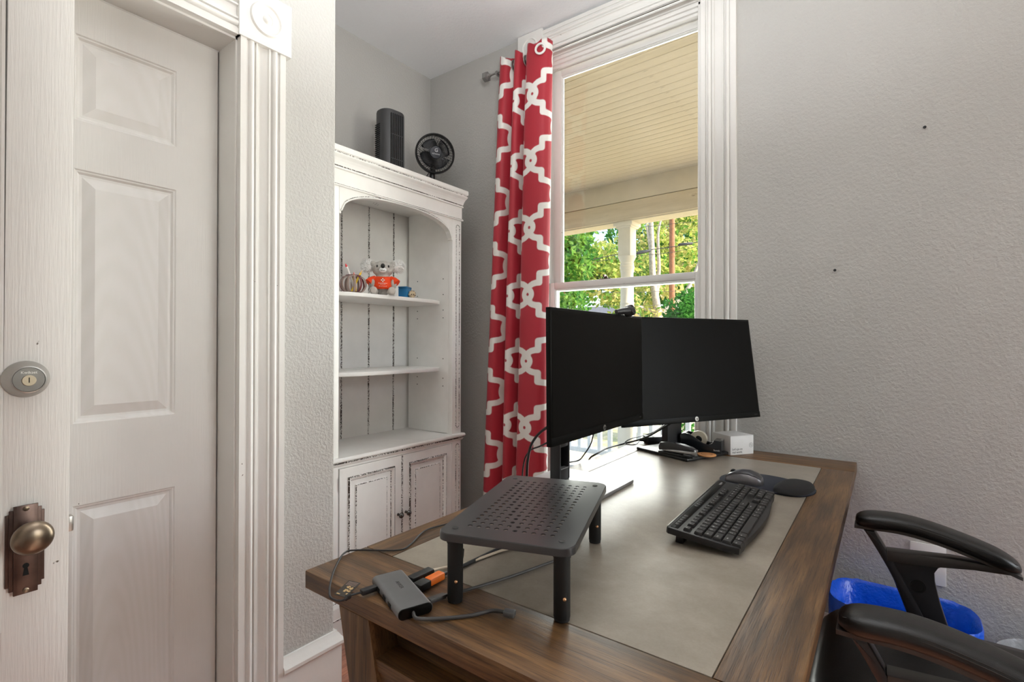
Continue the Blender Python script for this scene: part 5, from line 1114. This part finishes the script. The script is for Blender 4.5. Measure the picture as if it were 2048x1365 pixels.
# ================================================================== OFFICE CHAIR
ch = thing('office_chair', 'black leather office chair with padded loop arms drawn up to the desk', 'chair', (0.12, 1.36, 0))
def arm(y):
    # pad: swept cushion in the x-z plane
    def pz(x_): t_ = (x_ + 0.07) / 0.33; return 0.704 + 0.010 * math.sin(min(1, t_ * 2.2) * math.pi / 2) - 0.100 * max(0, t_ - 0.22) ** 1.7
    rings = []
    for k in range(27):
        t_ = 0.5 - 0.5 * math.cos(math.pi * k / 26); x_ = -0.068 + 0.322 * t_; q_ = min(1.0, min(t_ / 0.14, (1 - t_) / 0.16)); e_ = math.sqrt(max(0.0004, 1 - (1 - q_) ** 2))
        hw = 0.041 * (0.30 + 0.70 * e_); ht = 0.0205 * (0.12 + 0.88 * e_ ** 0.8); c = pz(x_) - 0.009
        rings.append([(x_, y + hw * math.copysign(abs(math.cos(a)) ** 0.7, math.cos(a)), c + ht * math.copysign(abs(math.sin(a)) ** 0.75, math.sin(a))) for a in np.linspace(0, 2 * math.pi, 25)[:-1]])
    pad = MB().loft(rings).build('arm_pad', 'leather_black', ch, 60)
    for s_ in (-1, 1):
        for dz in (0.000, 0.0045):
            MB().tube([(-0.060 + 0.305 * k / 20, y + s_ * (0.0405 if dz == 0 else 0.0385) * (0.45 + 0.55 * min(1, (math.sin(math.pi * (k + 0.4) / 21)) ** 0.35)), pz(-0.060 + 0.305 * k / 20) - 0.006 + 0.003 + dz) for k in range(21)], 0.0009, 5).build('seam', 'thread', pad, 60)
    pl = []
    for k in range(19):
        t_ = k / 18; x_ = -0.070 + 0.324 * t_; c = pz(x_) - 0.026; hw = 0.036 * (0.5 + 0.5 * (math.sin(math.pi * (t_ * 0.96 + 0.02)) ** 0.4)); pl.append([(x_, y - hw, c - 0.004), (x_, y + hw, c - 0.004), (x_, y + hw, c + 0.004), (x_, y - hw, c + 0.004)])
    MB().loft(pl).build('arm_plate', 'arm_plate', ch, 40)
    P = lambda pts: [(a, b) for a, b in pts]
    strut = smooth_path([(-0.050, 0.672, 0), (-0.030, 0.640, 0), (0.000, 0.585, 0), (0.028, 0.525, 0), (0.048, 0.468, 0), (0.060, 0.40, 0)], 5)
    wd = [0.024, 0.022, 0.022, 0.024, 0.03, 0.034]
    poly = [(p.x, p.y) for p in strut] + [(p.x + np.interp(i, range(0, len(strut), 5), wd), p.y) for i, p in reversed(list(enumerate(strut)))]
    MB().prism(poly, y - 0.017, y + 0.017, Mxz, bev=0.004).build('arm_strut', 'arm_plastic', ch, 40)
    bar = [(0.010, 0.620), (0.040, 0.624), (0.080, 0.628), (0.130, 0.630), (0.180, 0.632), (0.235, 0.632), (0.245, 0.640), (0.200, 0.650), (0.150, 0.652), (0.10, 0.645), (0.05, 0.637), (0.006, 0.634)]
    MB().prism([(0.000, 0.600), (0.052, 0.604), (0.080, 0.607), (0.12, 0.613), (0.17, 0.621), (0.24, 0.626), (0.246, 0.636), (0.19, 0.641), (0.13, 0.640), (0.07, 0.634), (0.0, 0.628)][::-1], y - 0.019, y + 0.019, Mxz, bev=0.004).build('arm_bar', 'arm_plate', ch, 40)
    post = [(0.000, 0.618), (0.118, 0.616), (0.104, 0.606), (0.097, 0.592), (0.098, 0.570), (0.108, 0.520), (0.124, 0.462), (0.136, 0.40), (0.055, 0.40), (0.040, 0.48), (0.012, 0.56)]
    po = MB().prism(post[::-1], y - 0.013, y + 0.013, Mxz, bev=0.004).build('arm_post', 'arm_plastic', ch, 40)
    for s_ in (-1, 1): MB().lathe([(0.0165, 0), (0.0165, 0.0012), (0.0135, 0.0012), (0.0125, -0.002), (0.0003, -0.002)], 28, frame((0.064, y + s_ * 0.0132, 0.551), (-s_, 0, 0), (0, 0, 1))).build('bolt_cap', 'black_plastic', po, 40)
arm(1.672); arm(1.052)
rg = []
for z, k_ in ((0.395, 0.90), (0.405, 0.98), (0.43, 1.0), (0.465, 0.99), (0.485, 0.93), (0.492, 0.80)): rg.append([(0.115 + p[0] * k_, 1.362 + p[1] * k_, z) for p in rrect(0.50, 0.50, 0.10, 6)])
MB().loft(rg).build('seat', 'leather_black', ch, 50)
rg = []
for z, x_, wy, t_ in ((0.50, 0.345, 0.20, 0.03), (0.56, 0.36, 0.235, 0.045), (0.75, 0.39, 0.25, 0.05), (0.95, 0.425, 0.245, 0.048), (1.06, 0.445, 0.215, 0.04), (1.10, 0.452, 0.16, 0.025)): rg.append([(x_ + t_ * 2 * p[0], 1.362 + wy * p[1], z) for p in [(0.5 * math.cos(a), math.copysign(abs(math.sin(a)) ** 0.6, math.sin(a))) for a in np.linspace(0, 2 * math.pi, 25)[:-1]]])
MB().loft(rg).build('backrest', 'leather_black', ch, 50)
MB().box(-0.02, 0.24, 1.03, 1.70, 0.375, 0.40, 0.004).build('arm_bracket', 'black_plastic', ch)
MB().lathe([(0.03, 0.08), (0.03, 0.2), (0.018, 0.2), (0.018, 0.38)], 20, Matrix.Translation((0.12, 1.362, 0))).build('gas_lift', 'black_plastic', ch, 30)
for k in range(5):
    a = R(20 + 72 * k); e_ = Vector((0.12 + 0.29 * math.cos(a), 1.362 + 0.29 * math.sin(a), 0.075)); MB().tube([(0.12, 1.362, 0.105), e_], 0.02, 10, radii=[0.026, 0.016]).build('base_spoke', 'black_plastic', ch, 40)
    MB().lathe([(0.024, -0.02), (0.026, -0.012), (0.026, 0.012), (0.024, 0.02)], 20, Matrix.Translation((e_.x, e_.y, 0.026)) @ Matrix.Rotation(a, 4, 'Z') @ Matrix.Rotation(R(90), 4, 'X')).build('caster', 'rubber_black', ch, 40)

# ================================================================== BINS
bn = thing('waste_bin', 'grey waste bin lined with a shiny blue bag by the grey wall', 'waste bin', (0.035, 2.0, 0))
def binring(z, k_, ax=0.185, ay=0.118): return [(0.035 + p[0] * k_, 1.998 + p[1] * k_, z) for p in rrect(2 * ax, 2 * ay, 0.085, 8)]
MB().loft([binring(0.0, 0.78), binring(0.325, 0.955), binring(0.325, 0.935), binring(0.012, 0.76)], cap=True).build('bin', 'bin_white', bn, 40)
g = MB(); rng = random.Random(4); rs2 = []
for z, k_, wob in ((0.225, 0.985, 0.012), (0.26, 1.0, 0.010), (0.315, 1.015, 0.006), (0.352, 1.02, 0.003), (0.360, 1.0, 0.002), (0.350, 0.925, 0.003), (0.25, 0.855, 0.010), (0.10, 0.75, 0.012), (0.05, 0.5, 0.02), (0.045, 0.05, 0.0)):
    rr2 = []
    for i_, p in enumerate(binring(z, k_)):
        w_ = wob * (math.sin(i_ * 1.9 + z * 40) * 0.6 + math.sin(i_ * 3.3 + z * 17) * 0.4); c = Vector((p[0] - 0.035, p[1] - 1.998, 0)).normalized(); rr2.append((p[0] + c.x * w_ * 0.5, min(p[1] + c.y * w_ * 0.5, 2.122), p[2] + (w_ if z < 0.3 else w_ * 0.8)))
    rs2.append(rr2)
g.loft(rs2, cap=False); g.build('bag', 'blue_bag', bn, 60, fix=False)
bs_ = thing('round_bin', 'round grey wire bin lined with a clear bag at the right edge', 'waste bin', (0.385, 1.985, 0))
rm_ = lambda r_, z, w_=0: [(r_ * math.cos(a) * (1 + w_ * math.sin(7 * a)), r_ * math.sin(a) * (1 + w_ * math.sin(5 * a + 1)), z) for a in np.linspace(0, 2 * math.pi, 41)[:-1]]
MB().loft([rm_(0.105, 0.0), rm_(0.135, 0.285), rm_(0.132, 0.285), rm_(0.102, 0.006)]).build('basket', 'bin_grey', bs_, 40, local=True)
MB().loft([rm_(0.136, 0.20, 0.02), rm_(0.141, 0.26, 0.01), rm_(0.141, 0.292, 0.004), rm_(0.136, 0.298, 0.004), rm_(0.128, 0.27, 0.02), rm_(0.118, 0.12, 0.03), rm_(0.07, 0.05, 0.04)], cap=False).build('bag', 'clear_bag', bs_, 60, local=True, fix=False)

# ================================================================== OUTDOORS
def far(px_, py_, d):
    dr_ = rt2 * ((px_ - 1024) / 1012.8) + up2 * ((682.5 - py_) / 1012.8) + f
    return Vector((0, 0, CAMZ)) + dr_ * d
GZ = -0.65
gd = MB(); gd.box(-70, 70, 2.31, 110, GZ - 0.2, GZ); gd.box(2.75, 70, -40, 2.31, GZ - 0.2, GZ); struct(gd.build('ground', 'ground_litter'), 'dry leaf covered ground outside')
# porch: floor, board ceiling, beam, column, railing (turned a little from the wall line)
pa = R(3.0); PCZ = 2.66; YOUT = 2.312
col_p = far(1254, 684, 4.75); col_p.z = 0
PM_ = Matrix.Translation((col_p.x, col_p.y, 0)) @ Matrix.Rotation(-pa, 4, 'Z')      # local x along the beam, y outward, origin under the column
pf = MB().box(-6, 3, 2.312 + 0.35 - 0.0, 4.6, -0.16, -0.076).build('porch_floor', 'porch_floor_grey'); struct(pf, 'grey painted plank floor of the porch')
bm_ = MB().box(0, 13, 0, 0.088, -0.022, 0, 0.002).mesh('floor_board', 'porch_floor_grey')
for k in range(28):
    yb_ = 0.19 - k * 0.0915; o = link('floor_board', bm_, pf); o.matrix_basis = PM_ @ Matrix.Translation((-6, yb_, -0.053)) @ Matrix.Diagonal(((min(7.0, (col_p.y + yb_ - YOUT) / math.sin(pa)) + 6.0) / 13, 1, 1, 1))
def xlim(y_): return min(7.0, (col_p.y + y_ * math.cos(pa) - YOUT) / math.sin(pa))     # where a porch line meets the house wall
deck = [(-6, 0.40), (-6, -2.42), (xlim(-2.42), -2.42), (7.0, (YOUT - col_p.y + 7.0 * math.sin(pa)) / math.cos(pa)), (7.0, 0.40)]
pc = MB(); pc.prism(deck, PCZ + 0.03, PCZ + 0.06, PM_); pc = struct(pc.build('porch_ceiling', 'porch_cream'), 'cream painted board ceiling of the porch')
bmesh_b = MB().loft([[(x_, y_, z_) for y_, z_ in ((0.0, 0.03), (0.0, 0.004), (0.003, 0.0), (0.072, 0.0), (0.075, 0.004), (0.075, 0.03))] for x_ in (0, 13.5)]).mesh('ceiling_board', 'porch_board', 25)
for k in range(30):
    yb_ = -0.09 - 0.0765 * (k + 1); o = link('ceiling_board', bmesh_b, pc); o.matrix_basis = PM_ @ Matrix.Translation((-6.0, yb_, PCZ)) @ Matrix.Diagonal(((xlim(yb_) + 6.0) / 13.5, 1, 1, 1))
bm2 = thing('porch_beam', 'cream painted porch beam above the turned column', 'beam', (col_p.x, col_p.y, 2.3))
MB().box(-6, 7, -0.112, 0.10, 2.478, PCZ + 0.03, 0.003, M=PM_).build('frieze_board', 'porch_cream', bm2); MB().box(-6, 7, -0.115, 0.115, 2.305, 2.472, 0.003, M=PM_).build('beam_board', 'porch_board', bm2)
MB().box(-6, 7, -0.09, 0.09, 2.295, 2.306, M=PM_).build('soffit_board', 'porch_cream', bm2)
rf = struct(MB().prism(deck, PCZ + 0.07, PCZ + 0.20, PM_).build('porch_roof', 'roof_shingle'), 'roof of the porch')
pcn = thing('porch_column', 'white turned wooden porch column with square head', 'column', (col_p.x, col_p.y, -0.05))
hs = 0.062
MB().box(-hs, hs, -hs, hs, 1.985, 2.262, 0.003, M=PM_).build('head_block', 'porch_post', pcn)
MB().box(-0.095, 0.095, -0.095, 0.095, 2.262, 2.298, 0.004, M=PM_).build('capital', 'porch_post', pcn); MB().box(-0.078, 0.078, -0.078, 0.078, 2.246, 2.263, 0.004, M=PM_).build('capital_moulding', 'porch_post', pcn)
MB().lathe([(0.058, 0.90), (0.060, 1.30), (0.061, 1.50), (0.066, 1.512), (0.066, 1.522), (0.060, 1.53), (0.066, 1.542), (0.066, 1.552), (0.061, 1.562), (0.0615, 1.72), (0.066, 1.735), (0.066, 1.745), (0.058, 1.752), (0.058, 1.83), (0.064, 1.852), (0.060, 1.862), (0.066, 1.872), (0.070, 1.885), (0.062, 1.90), (0.066, 1.915), (0.060, 1.925), (0.064, 1.94), (0.075, 1.962), (0.086, 1.985)], 32, PM_).build('turned_shaft', 'porch_post', pcn, 40)
MB().box(-0.064, 0.064, -0.064, 0.064, -0.052, 0.91, 0.003, M=PM_).build('base_block', 'porch_post', pcn)
for (xa, xb, lab) in ((-5.5, -0.07, 'white porch railing with square balusters left of the column'), (0.07, 6.5, 'white porch railing with square balusters right of the column')):
    rl_ = thing('porch_railing', lab, 'railing', PM_ @ Vector(((xa + xb) / 2, 0, -0.05)), 0, 'porch railings')
    MB().box(xa, xb, -0.035, 0.035, 0.80, 0.85, 0.004, M=PM_).build('top_rail', 'rail_white', rl_); MB().box(xa, xb, -0.03, 0.03, 0.09, 0.135, 0.004, M=PM_).build('bottom_rail', 'rail_white', rl_)
    bme = MB().box(-0.018, 0.018, -0.018, 0.018, 0, 0.67).mesh('baluster', 'rail_white'); x_ = xa + 0.06
    while x_ < xb - 0.03:
        o = link('baluster', bme, rl_); o.matrix_basis = Matrix.Translation(-Vector(rl_.location)) @ PM_ @ Matrix.Translation((x_, 0, 0.132)); x_ += 0.112
# trees: trunk, forks and leaf masses
def tree(name, label, base, trunk_pts, r0, clusters, nleaf, ls, mats, seed, bark='bark_pale', forks=(), group='trees beyond the porch'):
    t_ = thing(name, label, 'tree' if 'tree' in name else 'shrub', base, 0, group); rng = np.random.RandomState(seed)
    if trunk_pts:
        P = smooth_path(trunk_pts, 5); n = len(P); MB().tube(P, r0, 10, radii=[r0 * (1 - 0.6 * i / n) for i in range(n)]).build('trunk', bark, t_, 60)
        for fk, rr in forks:
            P = smooth_path(fk, 4); n = len(P); MB().tube(P, rr, 8, radii=[rr * (1 - 0.7 * i / n) for i in range(n)]).build('branch', bark, t_, 60)
    wts = np.array([c[1] ** 2 for c in clusters]); wts = wts / wts.sum(); V = []; Fc = []; MI = []
    for (c, r_), w_ in zip(clusters, wts):
        m = int(nleaf * w_)
        for q in range(m):
            d_ = rng.normal(size=3); d_ /= np.linalg.norm(d_); p = np.array(c) + d_ * r_ * (0.55 + 0.5 * rng.rand()) * np.array([1, 1, 0.85])
            a = rng.normal(size=3); a /= np.linalg.norm(a); b = np.cross(a, rng.normal(size=3)); b /= np.linalg.norm(b); nn = np.cross(a, b); s_ = ls * (0.6 + 0.8 * rng.rand())
            o = len(V); V += [tuple(p - a * s_), tuple(p - b * s_ * 0.55 + nn * s_ * 0.12), tuple(p + a * s_), tuple(p + b * s_ * 0.55 + nn * s_ * 0.12)]; Fc.append((o, o + 1, o + 2, o + 3)); MI.append(int(rng.rand() < 0.22) if len(mats) > 1 else 0)
    mb = MB(); mb.v = V; mb.f = Fc; mb.mi = MI; o = mb.build('foliage', mats, t_, 0, fix=False); o['kind'] = 'stuff'
    return t_
def crown_px(items, k_=1.0): return [(tuple(far(px_, py_, d * k_)), r_ * k_) for px_, py_, d, r_ in items]
b = far(1318, 684, 22.5); b.z = GZ
tree('maple_tree', 'bright yellow-green tree with pale forked trunk behind the column', b, [b, far(1316, 640, 21.5), far(1306, 560, 21.5), far(1303, 480, 21.5), far(1300, 400, 21.5)], 0.20,
     crown_px([(1150, 565, 13.5, 0.75), (1185, 530, 13.5, 0.75), (1215, 520, 14, 0.65), (1205, 565, 13, 0.7), (1235, 545, 13.5, 0.6), (1285, 470, 15, 0.7), (1290, 540, 14.5, 0.75), (1320, 500, 15.5, 0.8), (1375, 470, 16, 0.8), (1365, 520, 15, 0.7), (1330, 560, 14.5, 0.6), (1385, 555, 15, 0.5), (1285, 590, 14, 0.55), (1250, 610, 13, 0.45), (1300, 630, 13.5, 0.35), (1350, 420, 16, 0.9), (1270, 400, 16, 0.8), (1230, 590, 13.5, 0.4)], 1.6), 9500, 0.125, ['leaf_bright', 'leaf_green'], 1,
     forks=[([far(1320, 628, 21.5), far(1345, 612, 21.5), far(1372, 585, 21.5), far(1398, 525, 21.5)], 0.16), ([far(1312, 600, 21.5), far(1318, 540, 21.5), far(1316, 470, 21.5), far(1325, 430, 21.5)], 0.10), ([far(1318, 625, 21.5), far(1280, 615, 21.5), far(1250, 600, 21.5)], 0.10), ([far(1304, 520, 21.5), far(1296, 470, 21.5), far(1290, 430, 21.5)], 0.08)])
b = far(1120, 684, 17); b.z = GZ
tree('oak_tree', 'dark green tree at the left edge of the window view', b, [b, far(1122, 600, 17), far(1118, 480, 17)], 0.2, crown_px([(1130, 475, 17, 0.8), (1155, 470, 18, 0.7), (1140, 530, 16.5, 0.8), (1110, 500, 17, 1.0), (1135, 595, 16, 0.65), (1150, 615, 15.5, 0.5), (1160, 500, 17, 0.5), (1100, 560, 17, 1.0), (1140, 440, 17.5, 0.9)]), 4200, 0.10, ['leaf_green', 'leaf_dark'], 2, bark='bark_pole')
b = far(1400, 684, 40); b.z = GZ
tree('elm_tree', 'tall dark green tree standing behind the utility pole', b, [b, far(1400, 560, 40), far(1398, 440, 40)], 0.3, crown_px([(1350, 480, 26, 2.0), (1400, 450, 26, 2.2), (1330, 540, 26, 1.8), (1390, 560, 26, 2.0), (1290, 560, 27, 1.8), (1280, 500, 28, 1.5), (1350, 620, 25, 1.8), (1400, 640, 25, 1.6), (1240, 470, 30, 1.0), (1233, 520, 30, 1.2), (1260, 620, 27, 1.6)], 1.5), 7000, 0.24, ['leaf_dark', 'leaf_green'], 3, bark='bark_pole')
b = far(1372, 684, 9.5); b.z = GZ
tree('cedar_shrub', 'dense dark green shrub low at the right of the window view', b, [b, far(1372, 790, 9.5), far(1373, 640, 9.5)], 0.05, crown_px([(1372, 625, 9.5, 0.42), (1378, 665, 9.5, 0.55), (1360, 650, 9.5, 0.4), (1382, 600, 9.6, 0.25), (1372, 720, 9.5, 0.6), (1372, 790, 9.5, 0.6), (1372, 845, 9.5, 0.5)]), 4600, 0.045, ['leaf_dark'], 4)
b = far(1190, 800, 11); b.z = GZ
tree('young_shrub', 'small leafy shrub on the ground beyond the railing', b, [b, far(1190, 810, 11)], 0.03, crown_px([(1190, 800, 11, 0.35), (1160, 830, 10, 0.25), (1205, 770, 12, 0.4)]), 700, 0.06, ['leaf_bright', 'leaf_green'], 5)
for (px_, d_, lab, sd) in ((960, 30, 'rounded green tree left of the neighbouring house', 11), (740, 24, 'broad dark green tree far to the left of the porch', 12), (1600, 25, 'broad green tree to the right of the utility pole', 13), (1900, 25, 'rounded green tree far to the right of the porch', 14)):
    b = far(px_, 684, d_); b.z = GZ; c = Vector((b.x, b.y, 3.6)); rg_ = random.Random(sd)
    tree('shade_tree', lab, b, [b, Vector((b.x + 0.1, b.y, 1.6)), Vector((b.x, b.y + 0.1, 3.4))], 0.22, [((c.x + rg_.uniform(-2.2, 2.2), c.y + rg_.uniform(-1.8, 1.8), c.z + rg_.uniform(-2.0, 2.6)), rg_.uniform(1.2, 1.8)) for q in range(9)], 3200, 0.17, ['leaf_green', 'leaf_dark'] if sd % 2 else ['leaf_dark', 'leaf_green'], sd, bark='bark_pole')
# utility pole, wires and splice sleeves
b = far(1344, 684, 20); up_ = thing('utility_pole', 'brown wooden utility pole in front of the trees', 'pole', (b.x, b.y, GZ))
MB().tube([(b.x, b.y, GZ), (b.x, b.y, 9.0)], 0.12, 14, radii=[0.125, 0.10]).build('shaft', 'bark_pole', up_, 60)
MB().box(b.x - 1.1, b.x + 1.1, b.y - 0.06, b.y + 0.06, 8.2, 8.32).build('crossarm', 'bark_pole', up_)
wires = [((1127, 531), (1240, 508), (1345, 494), (1420, 480), 0.016, 'sagging black power line crossing behind the column'), ((1127, 536), (1240, 516), (1345, 505), (1420, 488), 0.010, 'thin black line just below the sagging power line'),
         ((1127, 476), (1240, 460), (1345, 448), (1420, 440), 0.008, 'thin wire high against the sky'), ((1127, 590), (1260, 585), (1345, 583), (1420, 582), 0.007, 'pale wire low across the window view'), ((1127, 615), (1260, 612), (1345, 610), (1420, 607), 0.007, 'lowest thin wire across the window view')]
for a1, a2, a3, a4, r_, lab in wires:
    o = MB().tube(smooth_path([far(900, a1[1] + 34, 19.6), far(*a1, 19.6), far(*a2, 19.7), far(*a3, 19.8), far(*a4, 19.8), far(1600, a4[1] - 26, 19.8)], 6), r_, 6).build('power_line', 'wire_black' if r_ > 0.0075 else 'cable_grey', None, 60); tag(o, lab, 'wire', 'wires beyond the porch')
for (pa_, pb_, lab) in (((1272, 508), (1302, 501), 'black splice sleeve on the power line left of the pole'), ((1356, 490), (1386, 487), 'black splice sleeve on the power line right of the pole')):
    a_, b_ = far(*pa_, 19.5), far(*pb_, 19.5); d_ = b_ - a_
    o = MB().tube([a_, a_ + d_ * 0.08, a_ + d_ * 0.92, b_], 0.05, 12, radii=[0.02, 0.055, 0.055, 0.02]).build('splice_sleeve', 'wire_black', None, 50); tag(o, lab, 'cable sleeve', 'splice sleeves on the power line')
# neighbouring house
hp0 = far(1205, 684, 34); hh = thing('neighbour_house', 'pale house with a grey shingled hip roof beyond the trees', 'house', (hp0.x, hp0.y, GZ), R(20))
MB().box(-3.6, 3.6, -2.6, 2.6, 0, 2.55).build('walls', 'siding', hh, local=True)
g = MB(); g.add([(-4.0, -3.0, 2.5), (4.0, -3.0, 2.5), (4.0, 3.0, 2.5), (-4.0, 3.0, 2.5), (-1.6, 0, 4.3), (1.6, 0, 4.3), (-4.0, -3.0, 2.4), (4.0, -3.0, 2.4), (4.0, 3.0, 2.4), (-4.0, 3.0, 2.4)], [(0, 1, 5, 4), (1, 2, 5), (2, 3, 4, 5), (3, 0, 4), (6, 7, 8, 9), (0, 1, 7, 6), (1, 2, 8, 7), (2, 3, 9, 8), (3, 0, 6, 9)]); g.build('roof', 'roof_shingle', hh, 0, local=True)
for x_ in (-2.0, 1.6): wd_ = MB().box(x_ - 0.5, x_ + 0.5, -2.64, -2.58, 0.9, 2.1).build('window', 'rail_white', hh, local=True); MB().box(x_ - 0.42, x_ + 0.42, -2.66, -2.63, 0.98, 2.02).build('pane', 'screen_black', wd_)
